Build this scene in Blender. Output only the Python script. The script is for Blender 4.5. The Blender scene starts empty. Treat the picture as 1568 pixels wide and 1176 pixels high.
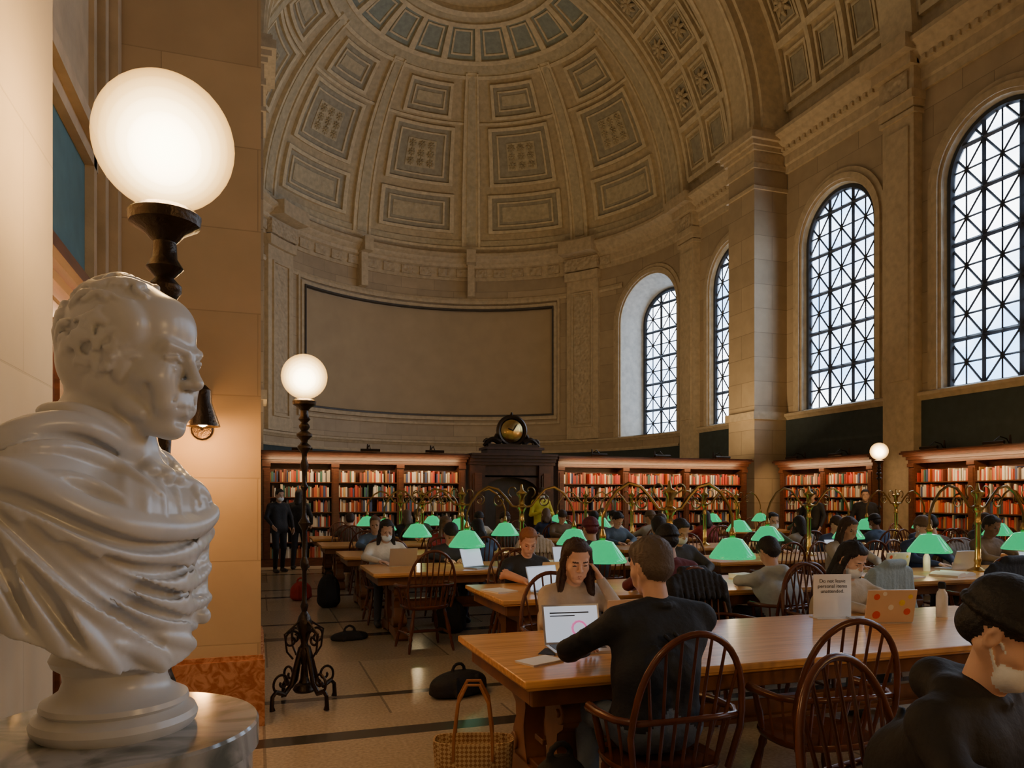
import bpy, math, random, numpy as np
from math import sin, cos, pi, radians, sqrt
from mathutils import Vector, Matrix
random.seed(7); np.random.seed(7)
scn = bpy.context.scene
COL = scn.collection

# ------------------------------------------------------------------ materials
def M(name, col, rough=.5, metal=0, var=.15, vs=6, bump=0, bs=40, emit=None, es=0, stretch=(1,1,1), spec=.5):
    m = bpy.data.materials.new(name); m.use_nodes = True
    nt = m.node_tree; N = nt.nodes; L = nt.links
    b = N['Principled BSDF']
    b.inputs['Roughness'].default_value = rough
    b.inputs['Metallic'].default_value = metal
    b.inputs['Specular IOR Level'].default_value = spec
    tc = N.new('ShaderNodeTexCoord'); mp = N.new('ShaderNodeMapping')
    mp.inputs['Scale'].default_value = stretch
    L.new(tc.outputs['Object'], mp.inputs['Vector'])
    nz = N.new('ShaderNodeTexNoise'); nz.inputs['Scale'].default_value = vs
    nz.inputs['Detail'].default_value = 5
    L.new(mp.outputs[0], nz.inputs['Vector'])
    r = N.new('ShaderNodeValToRGB')
    r.color_ramp.elements[0].position = .3; r.color_ramp.elements[1].position = .7
    r.color_ramp.elements[0].color = tuple(c*(1-var) for c in col)+(1,)
    r.color_ramp.elements[1].color = tuple(min(1, c*(1+var)) for c in col)+(1,)
    L.new(nz.outputs[0], r.inputs[0]); L.new(r.outputs[0], b.inputs['Base Color'])
    if bump:
        n2 = N.new('ShaderNodeTexNoise'); n2.inputs['Scale'].default_value = bs; n2.inputs['Detail'].default_value = 4
        L.new(tc.outputs['Object'], n2.inputs['Vector'])
        bp = N.new('ShaderNodeBump'); bp.inputs['Strength'].default_value = bump; bp.inputs['Distance'].default_value = .02
        L.new(n2.outputs[0], bp.inputs['Height']); L.new(bp.outputs[0], b.inputs['Normal'])
    if emit:
        b.inputs['Emission Color'].default_value = tuple(emit)+(1,)
        b.inputs['Emission Strength'].default_value = es
    return m

def stone(name, col, bw=1.3, bh=.6, mort=.006, rough=.6, dark=.6, var=.12):
    m = M(name, col, rough); nt = m.node_tree; N = nt.nodes; L = nt.links
    b = N['Principled BSDF']
    tc = N.new('ShaderNodeTexCoord'); sp = N.new('ShaderNodeSeparateXYZ'); L.new(tc.outputs['Object'], sp.inputs[0])
    ad = N.new('ShaderNodeMath'); L.new(sp.outputs[0], ad.inputs[0]); L.new(sp.outputs[1], ad.inputs[1])
    cb = N.new('ShaderNodeCombineXYZ'); L.new(ad.outputs[0], cb.inputs[0]); L.new(sp.outputs[2], cb.inputs[1])
    bk = N.new('ShaderNodeTexBrick'); L.new(cb.outputs[0], bk.inputs['Vector'])
    bk.inputs['Scale'].default_value = 1; bk.inputs['Brick Width'].default_value = bw; bk.inputs['Row Height'].default_value = bh
    bk.inputs['Mortar Size'].default_value = mort; bk.inputs['Mortar Smooth'].default_value = .2
    bk.inputs['Color1'].default_value = tuple(c*(1-var) for c in col)+(1,)
    bk.inputs['Color2'].default_value = tuple(min(1, c*(1+var*.6)) for c in col)+(1,)
    bk.inputs['Mortar'].default_value = tuple(c*dark for c in col)+(1,)
    nz = N.new('ShaderNodeTexNoise'); nz.inputs['Scale'].default_value = 3; nz.inputs['Detail'].default_value = 8
    L.new(tc.outputs['Object'], nz.inputs['Vector'])
    mx = N.new('ShaderNodeMix'); mx.data_type = 'RGBA'; mx.blend_type = 'MULTIPLY'; mx.inputs[0].default_value = .3
    L.new(bk.outputs[0], mx.inputs[6]); L.new(nz.outputs[0], mx.inputs[7]); L.new(mx.outputs[2], b.inputs['Base Color'])
    bp = N.new('ShaderNodeBump'); bp.inputs['Strength'].default_value = .5; bp.inputs['Distance'].default_value = .008; bp.invert = True
    L.new(bk.outputs['Fac'], bp.inputs['Height']); L.new(bp.outputs[0], b.inputs['Normal'])
    return m

def relief(name, col, scale=6, strength=1.0):
    m = M(name, col, .7); nt = m.node_tree; N = nt.nodes; L = nt.links; b = N['Principled BSDF']
    tc = N.new('ShaderNodeTexCoord')
    v = N.new('ShaderNodeTexVoronoi'); v.inputs['Scale'].default_value = scale; v.feature = 'SMOOTH_F1'
    L.new(tc.outputs['Object'], v.inputs['Vector'])
    bp = N.new('ShaderNodeBump'); bp.inputs['Strength'].default_value = strength; bp.inputs['Distance'].default_value = .06
    L.new(v.outputs['Distance'], bp.inputs['Height']); L.new(bp.outputs[0], b.inputs['Normal'])
    return m

def marble(name, c1, c2, scale=5, rough=.15, lo=.42, hi=.62):
    m = M(name, c1, rough); nt = m.node_tree; N = nt.nodes; L = nt.links; b = N['Principled BSDF']
    tc = N.new('ShaderNodeTexCoord'); nz = N.new('ShaderNodeTexNoise')
    nz.inputs['Scale'].default_value = scale; nz.inputs['Detail'].default_value = 9; nz.inputs['Distortion'].default_value = 1.6
    L.new(tc.outputs['Object'], nz.inputs['Vector'])
    r = N.new('ShaderNodeValToRGB'); r.color_ramp.elements[0].position = lo; r.color_ramp.elements[1].position = hi
    r.color_ramp.elements[0].color = c1+(1,); r.color_ramp.elements[1].color = c2+(1,)
    L.new(nz.outputs[0], r.inputs[0]); L.new(r.outputs[0], b.inputs['Base Color'])
    return m

MAT = {}
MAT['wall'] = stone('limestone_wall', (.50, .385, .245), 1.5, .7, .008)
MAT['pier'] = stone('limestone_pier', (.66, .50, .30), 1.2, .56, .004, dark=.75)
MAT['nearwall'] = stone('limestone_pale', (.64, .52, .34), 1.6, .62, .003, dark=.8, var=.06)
MAT['trim'] = M('carved_limestone', (.50, .395, .255), .65, bump=.3, bs=12)
MAT['plast'] = M('dome_plaster', (.53, .43, .275), .75, bump=.15, bs=9)
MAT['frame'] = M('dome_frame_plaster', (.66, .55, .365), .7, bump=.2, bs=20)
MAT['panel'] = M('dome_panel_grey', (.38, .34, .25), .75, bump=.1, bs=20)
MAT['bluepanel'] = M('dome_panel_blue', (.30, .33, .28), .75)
MAT['relief'] = relief('carved_relief', (.53, .45, .30), 5)
MAT['relief2'] = relief('carved_relief_fine', (.48, .38, .25), 9)
MAT['mural'] = M('apse_panel_paint', (.42, .315, .19), .8, var=.06, vs=1.5)
MAT['dark'] = M('dark_moulding', (.06, .05, .04), .5)
MAT['teal'] = M('teal_panel', (.035, .05, .05), .6)
MAT['teal2'] = M('teal_panel_left', (.08, .19, .22), .6)
MAT['iron'] = M('window_iron', (.03, .035, .045), .5)
MAT['reveal'] = M('pale_reveal', (.62, .60, .54), .6)
MAT['bronze'] = M('dark_bronze', (.05, .035, .024), .32, .8, bump=.2, bs=60)
MAT['brass'] = M('aged_brass', (.62, .42, .15), .25, 1.0)
MAT['brassarm'] = M('brass_arm', (.26, .18, .075), .3, 1.0)
MAT['wood'] = M('mahogany', (.10, .034, .016), .32, var=.35, vs=7, stretch=(1, 1, 6))
MAT['wooddk'] = M('dark_mahogany', (.055, .02, .01), .35, var=.35, vs=7)
MAT['chair'] = M('chair_cherry_wood', (.13, .04, .018), .25, var=.3, vs=9)
MAT['tabletop'] = M('honey_oak_top', (.74, .38, .135), .24, var=.22, vs=4, stretch=(.5, 9, 9))
MAT['tableleg'] = M('oak_leg', (.20, .08, .03), .35, var=.35, vs=6)
MAT['redmarble'] = marble('red_marble', (.38, .13, .05), (.62, .30, .16), 14, .2)
MAT['greymarble'] = marble('grey_veined_marble', (.42, .42, .40), (.12, .14, .13), 7, .1, .45, .66)
MAT['white'] = marble('white_statuary_marble', (.62, .63, .62), (.52, .53, .525), 4, .28, .4, .75)
MAT['green'] = M('green_glass_shade', (.0, .26, .11), .12, emit=(.0, .46, .155), es=1.15, var=.05)
MAT['bulb'] = M('lit_bulb', (1, .9, .7), .5, emit=(1, .85, .6), es=9)
MAT['paper'] = M('paper', (.82, .80, .75), .7, var=.04)
MAT['black'] = M('black_fabric', (.012, .012, .014), .8, bump=.4, bs=60)
MAT['alum'] = M('laptop_aluminium', (.62, .62, .62), .35, .7, var=.03)
MAT['reflectlid'] = M('laptop_gold_lid_reflection', (.74, .56, .40), .35, .3, var=.03)  # silver-gold lid with the wood's orange reflection mixed into the colour
MAT['keys'] = M('laptop_keys', (.03, .03, .03), .5)
MAT['screen'] = M('laptop_screen', (.6, .65, .7), .3, emit=(.66, .78, .95), es=.6, var=.02)
MAT['pink'] = M('screen_chart', (.8, .2, .5), .3, emit=(.9, .2, .5), es=.6)

# globe: glowing opal glass. Concentric luminous volumes get brighter toward the bulbs in the middle.
def vol_mat(name, col, s, shell=None):
    g = bpy.data.materials.new(name); g.use_nodes = True
    nt = g.node_tree; N = nt.nodes; L = nt.links; N.remove(N['Principled BSDF']); out = N['Material Output']
    tr_ = N.new('ShaderNodeBsdfTransparent')
    if shell:
        em = N.new('ShaderNodeEmission'); em.inputs[0].default_value = shell[:3]+(1,); em.inputs[1].default_value = shell[3]
        ad = N.new('ShaderNodeAddShader'); L.new(tr_.outputs[0], ad.inputs[0]); L.new(em.outputs[0], ad.inputs[1]); L.new(ad.outputs[0], out.inputs['Surface'])
    else: L.new(tr_.outputs[0], out.inputs['Surface'])
    ev = N.new('ShaderNodeEmission'); ev.inputs[0].default_value = col+(1,); ev.inputs[1].default_value = s; L.new(ev.outputs[0], out.inputs['Volume'])
    MAT[name] = g
vol_mat('globe', (1, .60, .19), 9, (1, .50, .12, .62))
vol_mat('glow1', (1, .72, .32), 7); vol_mat('glow2', (1, .80, .45), 10); vol_mat('glow3', (1, .88, .62), 14); vol_mat('glow4', (1, .92, .72), 26)

bm_ = bpy.data.materials.new('book_spines'); bm_.use_nodes = True
a = bm_.node_tree.nodes.new('ShaderNodeAttribute'); a.attribute_name = 'Col'
bm_.node_tree.links.new(a.outputs['Color'], bm_.node_tree.nodes['Principled BSDF'].inputs['Base Color'])
bm_.node_tree.nodes['Principled BSDF'].inputs['Roughness'].default_value = .5
MAT['books'] = bm_

fm = M('terrazzo_floor', (.44, .36, .26), .2, var=.2, vs=45); nt = fm.node_tree; N = nt.nodes; L = nt.links
b = N['Principled BSDF']; src = b.inputs['Base Color'].links[0].from_socket
tc = N.new('ShaderNodeTexCoord'); sp = N.new('ShaderNodeSeparateXYZ'); L.new(tc.outputs['Object'], sp.inputs[0])
def mth(op, a, b_=None):
    n_ = N.new('ShaderNodeMath'); n_.operation = op
    for i, q in enumerate((a, b_)):
        if q is None: continue
        if isinstance(q, (int, float)): n_.inputs[i].default_value = q
        else: L.new(q, n_.inputs[i])
    return n_.outputs[0]
def band(out, off, per, hw): return mth('LESS_THAN', mth('PINGPONG', mth('ADD', out, off), per/2), hw)
b1 = band(sp.outputs[1], -4.98, 3.6, .09); b2 = band(sp.outputs[1], -5.95, 3.6, .05)
row = mth('FLOOR', mth('MULTIPLY', sp.outputs[1], 1/1.8)); stag = mth('ADD', sp.outputs[0], mth('MULTIPLY', row, .83))
b3 = mth('MULTIPLY', band(stag, 0., 1.7, .009), .5)
mx = mth('MAXIMUM', mth('MAXIMUM', b1, b2), b3)
slab = N.new('ShaderNodeTexWhiteNoise'); slab.noise_dimensions = '2D'; cb = N.new('ShaderNodeCombineXYZ')
L.new(mth('FLOOR', mth('MULTIPLY', stag, 1/1.7)), cb.inputs[0]); L.new(row, cb.inputs[1]); L.new(cb.outputs[0], slab.inputs['Vector'])
tone = mth('ADD', mth('MULTIPLY', slab.outputs['Value'], .35), .78)
tm = N.new('ShaderNodeMix'); tm.data_type = 'RGBA'; tm.blend_type = 'MULTIPLY'; tm.inputs[0].default_value = 1
L.new(src, tm.inputs[6]); L.new(tone, tm.inputs[7])
mm = N.new('ShaderNodeMix'); mm.data_type = 'RGBA'; L.new(mx, mm.inputs[0]); L.new(tm.outputs[2], mm.inputs[6]); mm.inputs[7].default_value = (.06, .055, .045, 1)
L.new(mm.outputs[2], b.inputs['Base Color'])
MAT['floor'] = fm

# ------------------------------------------------------------------ mesh builder
class MB:
    def __init__(s): s.v = []; s.f = []; s.m = []; s.T = None
    def add(s, vs, fs, mi=0):
        o = len(s.v)
        if s.T is not None: vs = [tuple(s.T @ Vector(v)) for v in vs]
        s.v += [tuple(v) for v in vs]; s.f += [tuple(i+o for i in f) for f in fs]; s.m += [mi]*len(fs)
    def box(s, x0, x1, y0, y1, z0, z1, mi=0):
        s.add([(x0,y0,z0),(x1,y0,z0),(x1,y1,z0),(x0,y1,z0),(x0,y0,z1),(x1,y0,z1),(x1,y1,z1),(x0,y1,z1)],
              [(3,2,1,0),(4,5,6,7),(0,1,5,4),(1,2,6,5),(2,3,7,6),(3,0,4,7)], mi)
    def lathe(s, pr, c=(0,0,0), n=24, mi=0, axis='z'):
        vs = []; fs = []
        for r, z in pr:
            for i in range(n):
                a = 2*pi*i/n
                if axis == 'z': vs.append((c[0]+r*cos(a), c[1]+r*sin(a), c[2]+z))
                elif axis == 'y': vs.append((c[0]+r*cos(a), c[1]+z, c[2]+r*sin(a)))
                else: vs.append((c[0]+z, c[1]+r*cos(a), c[2]+r*sin(a)))
        for j in range(len(pr)-1):
            for i in range(n):
                k = (i+1) % n; fs.append((j*n+i, j*n+k, (j+1)*n+k, (j+1)*n+i))
        fs.append(tuple(range(n))[::-1]); fs.append(tuple((len(pr)-1)*n+i for i in range(n)))
        s.add(vs, fs, mi)
    def tube(s, pts, r, n=8, mi=0, closed=False):
        pts = [Vector(p) for p in pts]; m = len(pts)
        rs = r if isinstance(r, (list, tuple)) else [r]*m
        vs = []; fs = []; up = None
        for i, p in enumerate(pts):
            if closed: t = pts[(i+1) % m]-pts[i-1]
            else: t = pts[min(i+1, m-1)]-pts[max(i-1, 0)]
            if t.length < 1e-9: t = Vector((0,0,1))
            t.normalize()
            if up is None:
                up = Vector((0,0,1)) if abs(t.z) < .9 else Vector((1,0,0))
            x = up - t*up.dot(t)
            if x.length < 1e-5: x = t.orthogonal()
            x.normalize(); y = t.cross(x); up = x
            for k in range(n):
                a = 2*pi*k/n; vs.append(tuple(p+(x*cos(a)+y*sin(a))*rs[i]))
        for j in range(m if closed else m-1):
            j2 = (j+1) % m
            for k in range(n):
                k2 = (k+1) % n; fs.append((j*n+k, j*n+k2, j2*n+k2, j2*n+k))
        if not closed: fs.append(tuple(range(n))[::-1]); fs.append(tuple((m-1)*n+k for k in range(n)))
        s.add(vs, fs, mi)
    def prism(s, poly, axis, a0, a1, mi=0):
        n = len(poly); vs = []
        for a in (a0, a1):
            for p in poly:
                vs.append((a, p[0], p[1]) if axis == 'x' else ((p[0], a, p[1]) if axis == 'y' else (p[0], p[1], a)))
        fs = [tuple(range(n)), tuple(range(n, 2*n))[::-1]]+[(i, (i+1) % n, n+(i+1) % n, n+i) for i in range(n)]
        s.add(vs, fs, mi)
    def sph(s, c, r, n=16, mi=0):
        rr = r if isinstance(r, (tuple, list)) else (r, r, r); vs = []; fs = []; m = n//2
        for j in range(m+1):
            t = pi*j/m
            for i in range(n):
                a = 2*pi*i/n; vs.append((c[0]+rr[0]*sin(t)*cos(a), c[1]+rr[1]*sin(t)*sin(a), c[2]-rr[2]*cos(t)))
        for j in range(m):
            for i in range(n): k = (i+1) % n; fs.append((j*n+i, j*n+k, (j+1)*n+k, (j+1)*n+i))
        s.add(vs, fs, mi)
    def mesh(s, name, mats, smooth=True, ang=35):
        me = bpy.data.meshes.new(name); me.from_pydata(s.v, [], s.f)
        for m in mats: me.materials.append(MAT[m] if isinstance(m, str) else m)
        me.polygons.foreach_set('material_index', s.m)
        if smooth:
            me.polygons.foreach_set('use_smooth', [True]*len(s.f))
            try: me.set_sharp_from_angle(angle=radians(ang))
            except Exception: pass
        me.update(); return me
    def obj(s, name, mats, smooth=True, parent=None, loc=(0,0,0), rot=0, ang=35):
        return put(s.mesh(name, mats, smooth, ang), name, loc, rot, parent)

def put(me, name, loc=(0,0,0), rot=0, parent=None):
    o = bpy.data.objects.new(name, me); COL.objects.link(o)
    o.location = loc
    if isinstance(rot, (int, float)): o.rotation_euler = (0, 0, rot)
    else: o.rotation_euler = rot
    if parent: o.parent = parent
    return o
def light(kind, name, loc, energy, col=(1, .8, .55), size=.1, rot=(0,0,0), parent=None, sy=None):
    l = bpy.data.lights.new(name, kind); l.energy = energy; l.color = col
    if kind == 'AREA':
        l.size = size
        if sy: l.shape = 'RECTANGLE'; l.size_y = sy
    else: l.shadow_soft_size = size
    return put(l, name, loc, rot, parent)

# ------------------------------------------------------------------ room mapping
R = 7.8; CX = 6.8; CY = 24.0; ZS = 12.1
UA = CY; UB = CY+pi*R
def W(u, z, w):
    if u <= UA: return (CX+R-w, u, z)
    if u <= UB:
        f = (u-UA)/R; return (CX+(R-w)*cos(f), CY+(R-w)*sin(f), z)
    return (CX-R+w, CY-(u-UB), z)
def D(f, al, w): return (CX+(R-w)*cos(al)*cos(f), CY+(R-w)*cos(al)*sin(f), ZS+(R-w)*sin(al))
def B(y, an, w): return (CX+(R-w)*cos(an), y, ZS+(R-w)*sin(an))
def mbox(mb, F, a0, a1, b0, b1, w, w0=0., mi=0, na=1, nb=1):
    vs = []; fs = []
    for ww in (w0, w):
        for i in range(na+1):
            for j in range(nb+1): vs.append(F(a0+(a1-a0)*i/na, b0+(b1-b0)*j/nb, ww))
    n = (na+1)*(nb+1); ix = lambda i, j, k: k*n+i*(nb+1)+j
    for i in range(na):
        for j in range(nb): fs.append((ix(i,j,1), ix(i+1,j,1), ix(i+1,j+1,1), ix(i,j+1,1)))
        fs.append((ix(i,0,0), ix(i+1,0,0), ix(i+1,0,1), ix(i,0,1))); fs.append((ix(i,nb,0), ix(i+1,nb,0), ix(i+1,nb,1), ix(i,nb,1)))
    for j in range(nb):
        fs.append((ix(0,j,0), ix(0,j+1,0), ix(0,j+1,1), ix(0,j,1))); fs.append((ix(na,j,0), ix(na,j+1,0), ix(na,j+1,1), ix(na,j,1)))
    mb.add(vs, fs, mi)
def mframe(mb, F, a0, a1, b0, b1, ta, tb, w, mi=0, na=4, nb=4, w0=0):
    mbox(mb, F, a0, a1, b0, b0+tb, w, w0, mi, na, 1); mbox(mb, F, a0, a1, b1-tb, b1, w, w0, mi, na, 1)
    mbox(mb, F, a0, a0+ta, b0+tb, b1-tb, w, w0, mi, 1, nb); mbox(mb, F, a1-ta, a1, b0+tb, b1-tb, w, w0, mi, 1, nb)
def sweep(mb, prof, us, mi=0):
    vs = []; fs = []; n = len(prof)
    for u in us:
        for w, z in prof: vs.append(W(u, z, w))
    for i in range(len(us)-1):
        for j in range(n-1): fs.append((i*n+j, (i+1)*n+j, (i+1)*n+j+1, i*n+j+1))
    mb.add(vs, fs, mi)

Y0 = -8.0
WIN = [(25.75, 1.62, 1.2, .95), (20.72, 1.32, 1.26, .16), (16.15, 1.32, 1.26, .16), (11.58, 1.32, 1.26, .16),
       (7.01, 1.32, 1.26, .16), (2.44, 1.32, 1.26, .16), (-2.13, 1.32, 1.26, .16)]
SILL, SPR = 4.0, 8.55
def mbox_flat(mb, u0, u1, z0, z1, n):
    vs = []; fs = []
    for i in range(n+1):
        u = u0+(u1-u0)*i/n; vs += [W(u, z0, 0), W(u, z1, 0)]
    for i in range(n): fs.append((2*i, 2*i+2, 2*i+3, 2*i+1))
    mb.add(vs, fs, 0)
def wall_seg(mb, u0, u1, zt=ZS, step=.6): mbox_flat(mb, u0, u1, 0, zt, max(1, int((u1-u0)/step)))
def opening_pts(hw, zs=SILL, n=24):
    p = [(-hw, zs), (-hw, SPR)]
    for i in range(1, n): a = pi-pi*i/n; p.append((hw*cos(a), SPR+hw*sin(a)))
    p += [(hw, SPR), (hw, zs)]
    return p
wr = MB(); tr = MB(); cur = Y0
for (uc, hi, hg, dp) in sorted(WIN):
    wall_seg(wr, cur, uc-hi, step=.6)
    n = 24; us = [uc-hi*cos(pi*i/n) for i in range(n+1)]
    for i in range(n):
        a, b_ = us[i], us[i+1]
        za = SPR+sqrt(max(0, hi*hi-(a-uc)**2)); zb = SPR+sqrt(max(0, hi*hi-(b_-uc)**2))
        wr.add([W(a,0,0), W(b_,0,0), W(b_,SILL,0), W(a,SILL,0)], [(0,1,2,3)])
        wr.add([W(a,za,0), W(b_,zb,0), W(b_,ZS,0), W(a,ZS,0)], [(0,1,2,3)])
    pi_ = opening_pts(hi); po = opening_pts(hg)
    vs = [W(uc+p[0], p[1], 0) for p in pi_]+[W(uc+p[0], p[1], -dp) for p in po]; m = len(pi_)
    wr.add(vs, [(i, (i+1) % m, m+(i+1) % m, m+i) for i in range(m)], 1)
    for (h0, h1, w) in ((hi, hi+.07, .05), (hi+.07, hi+.22, .11), (hi+.22, hi+.36, .05)):
        A = opening_pts(h0); Bq = opening_pts(h1)
        vs = [W(uc+p[0], p[1], 0) for p in A]+[W(uc+p[0], p[1], w) for p in A]+[W(uc+p[0], p[1], w) for p in Bq]+[W(uc+p[0], p[1], 0) for p in Bq]
        fs = []
        for i in range(m-1):
            for k in range(3): fs.append((k*m+i, k*m+i+1, (k+1)*m+i+1, (k+1)*m+i))
        tr.add(vs, fs, 0)
    cur = uc+hi
wall_seg(wr, cur, UB, step=.5)
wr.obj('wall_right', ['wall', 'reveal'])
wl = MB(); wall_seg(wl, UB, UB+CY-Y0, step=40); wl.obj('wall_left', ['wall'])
we = MB(); we.add([(CX-R, Y0, 0), (CX+R, Y0, 0), (CX+R, Y0, ZS)]+[B(Y0, pi*i/24, 0) for i in range(1, 24)]+[(CX-R, Y0, ZS)], [tuple(range(27))]); we.obj('wall_front', ['wall'])
fl = MB(); fl.box(CX-R-.3, CX+R+.3, Y0-.1, CY+R+.3, -.1, 0); fl.obj('floor', ['floor'])

def inside(x, z, hg): return abs(x) <= hg and z >= SILL and (z <= SPR or x*x+(z-SPR)**2 <= hg*hg)
for wi, (uc, hi, hg, dp) in enumerate(WIN):
    mb = MB()
    def bar(x0, z0, x1, z1, r):
        n = 80; run = []
        for i in range(n+1):
            x = x0+(x1-x0)*i/n; z = z0+(z1-z0)*i/n
            if inside(x, z, hg): run.append((x, z))
            else:
                if len(run) > 1: mb.tube([W(uc+p[0], p[1], -dp+.02) for p in (run[0], run[-1])], r, 4)
                run = []
        if len(run) > 1: mb.tube([W(uc+p[0], p[1], -dp+.02) for p in (run[0], run[-1])], r, 4)
    zt = SPR+hg; cw = 2*hg/3; ch = (zt-SILL)/5.5
    for i in range(1, 3): bar(-hg+i*cw, SILL, -hg+i*cw, zt, .055)
    for j in range(0, 7):
        z = SILL+j*ch; bar(-hg, z, hg, z, .055)
        for i in range(3):
            x = -hg+i*cw
            bar(x, z, x+cw, z+ch, .028); bar(x+cw, z, x, z+ch, .028); bar(x+cw/2, z, x+cw/2, z+ch, .024); bar(x, z+ch/2, x+cw, z+ch/2, .024)
    pts = opening_pts(hg-.04); mb.tube([W(uc+p[0], p[1], -dp+.02) for p in pts], .085, 6, closed=True)
    mb.obj('window_%d' % (wi+1), ['iron'])
    f = min(max((uc-UA)/R, 0), pi)
    c = W(uc, (SILL+SPR+hg)/2, -dp-.1)
    pl = light('AREA', 'window_portal', c, 1, (1,1,1), 5.8, (0, pi/2, f), sy=2*hg); pl.data.cycles.is_portal = True

ustr = [Y0, CY]+[UA+(UB-UA)*i/60 for i in range(1, 61)]+[UB+CY-Y0]
cor = [(0,10.95),(.08,10.95),(.08,11.15),(.12,11.2),(.12,11.45),(.22,11.5),(.26,11.62),(.42,11.72),(.46,11.8),(.62,11.88),(.62,11.98),(.5,12.08),(0,12.12)]
sweep(tr, cor, ustr)
sweep(tr, [(0,10.0),(.06,10.0),(.1,10.08),(.06,10.2),(0,10.2)], [UA+(UB-UA)*i/60 for i in range(8, 61)])
us2 = [u for u in ustr if u <= UB+6]
sweep(tr, [(0,3.8),(.06,3.8),(.1,3.86),(.16,3.9),(.16,3.97),(.1,4.0),(0,4.02)], us2)
u = Y0+.2
while u < UA:
    if u > 6: mbox(tr, W, u, u+.10, 11.52, 11.62, .30, .1)
    u += .22
for uc in (4.7, 9.3, 13.9, 23.15):
    mbox(tr, W, uc-.45, uc+.45, 0, 10.6, .26); mbox(tr, W, uc-.32, uc+.32, 4.3, 10.2, .30, .26)
    for z0, z1, q in ((10.45,10.55,.32),(10.6,10.75,.34),(10.75,10.95,.42),(10.95,11.5,.32),(11.5,11.75,.5),(11.75,12.1,.75)):
        mbox(tr, W, uc-.5-(q-.3)*.4, uc+.5+(q-.3)*.4, z0, z1, q)
    mbox(tr, W, uc-.36, uc+.36, 11.0, 11.45, .36, .3, 1)
back = UA+R*pi/2
OFF = 3.2
def ph(deg): return back-R*radians(deg)
for dg in (-52, 52):
    c = ph(dg); mbox(tr, W, c-.75, c+.75, 4.0, 10.6, .16, 0, 0, 3, 1); mframe(tr, W, c-.5, c+.5, 4.5, 10.1, .07, .07, .24, 0, 2, 1, .14)
    mbox(tr, W, c-.38, c+.38, 4.65, 9.95, .19, .15, 1, 2, 1)
    mbox(tr, W, c-.8, c+.8, 10.6, 10.95, .3, 0, 0, 3, 1)
    mbox(tr, W, c-.8, c+.8, 11.0, 11.5, .34, 0, 1, 3, 1); mbox(tr, W, c-.85, c+.85, 11.6, 12.1, .85, 0, 0, 3, 1)
for dg in (-18, 18):
    c = ph(dg-OFF); mbox(tr, W, c-.16, c+.16, 10.2, 11.6, .42, 0, 0); mbox(tr, W, c-.22, c+.22, 11.55, 12.1, .8, 0, 0)
for dg in range(-60, 61, 6):
    c = ph(dg); mbox(tr, W, c-.25, c+.25, 11.08, 11.42, .17, .1, 1, 2, 1)
mframe(tr, W, ph(43), ph(-43), 4.9, 9.85, .16, .16, .16, 0, 40, 1)
mframe(tr, W, ph(42.0), ph(-42.0), 5.05, 9.7, .06, .06, .22, 2, 40, 1)
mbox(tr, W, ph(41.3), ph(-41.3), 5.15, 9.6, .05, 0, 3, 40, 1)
mframe(tr, W, ph(43.8), ph(-43.8), 4.7, 10.05, .10, .10, .10, 0, 40, 1)
mbox(tr, W, Y0, CY, 2.3, 3.8, .03, 0, 4); mbox(tr, W, UA, UB, 2.3, 3.45, .03, 0, 4, 50, 1)
sweep(tr, [(0,3.45),(.06,3.45),(.08,3.5),(.05,3.56),(0,3.56)], [UA+(UB-UA)*i/60 for i in range(0, 61)])
tr.obj('trim_1', ['trim', 'relief2', 'dark', 'mural', 'teal'])

pm = MB()
for (x0, x1) in ((CX+R-1.12, CX+R), (CX-R, CX-R+1.12)):
    pm.box(x0, x1, 18.16, 19.4, 0, 11.0)
    sgn = -1 if x0 > 5 else 1
    for z0, z1, q in ((3.8,4.02,.08),(10.4,10.5,.06),(11.0,11.15,.06),(11.15,11.5,.02),(11.5,11.62,.1),(11.62,11.75,.18),(11.75,11.95,.28),(11.95,12.1,.2)):
        pm.box(x0-(q if sgn < 0 else 0), x1+(q if sgn > 0 else 0), 18.16-q, 19.4+q, z0, z1, 1)
    pm.box(x0-(.1 if sgn < 0 else 0), x1+(.1 if sgn > 0 else 0), 18.06, 19.5, 0, .5, 1)
pm.obj('wall_pier_crossing', ['wall', 'trim'])
arch = MB()
mbox(arch, B, 18.16, 19.4, 0, pi, 1.12, 0, 0, 1, 48)
mbox(arch, B, 18.06, 18.2, 0, pi, .9, .0, 1, 1, 48); mbox(arch, B, 18.3, 18.4, 0, pi, 1.18, 1.1, 1, 1, 48); mbox(arch, B, 19.15, 19.25, 0, pi, 1.18, 1.1, 1, 1, 48)
mbox(arch, B, 23.3, 24.0, 0, pi, .30, 0, 1, 1, 48); mbox(arch, B, 23.45, 23.85, 0, pi, .36, .3, 2, 1, 48)
mbox(arch, B, 13.45, 14.35, 0, pi, .3, 0, 1, 1, 48); mbox(arch, B, 8.85, 9.75, 0, pi, .3, 0, 1, 1, 48)
arch.obj('trim_2', ['plast', 'frame', 'relief'])

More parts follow.
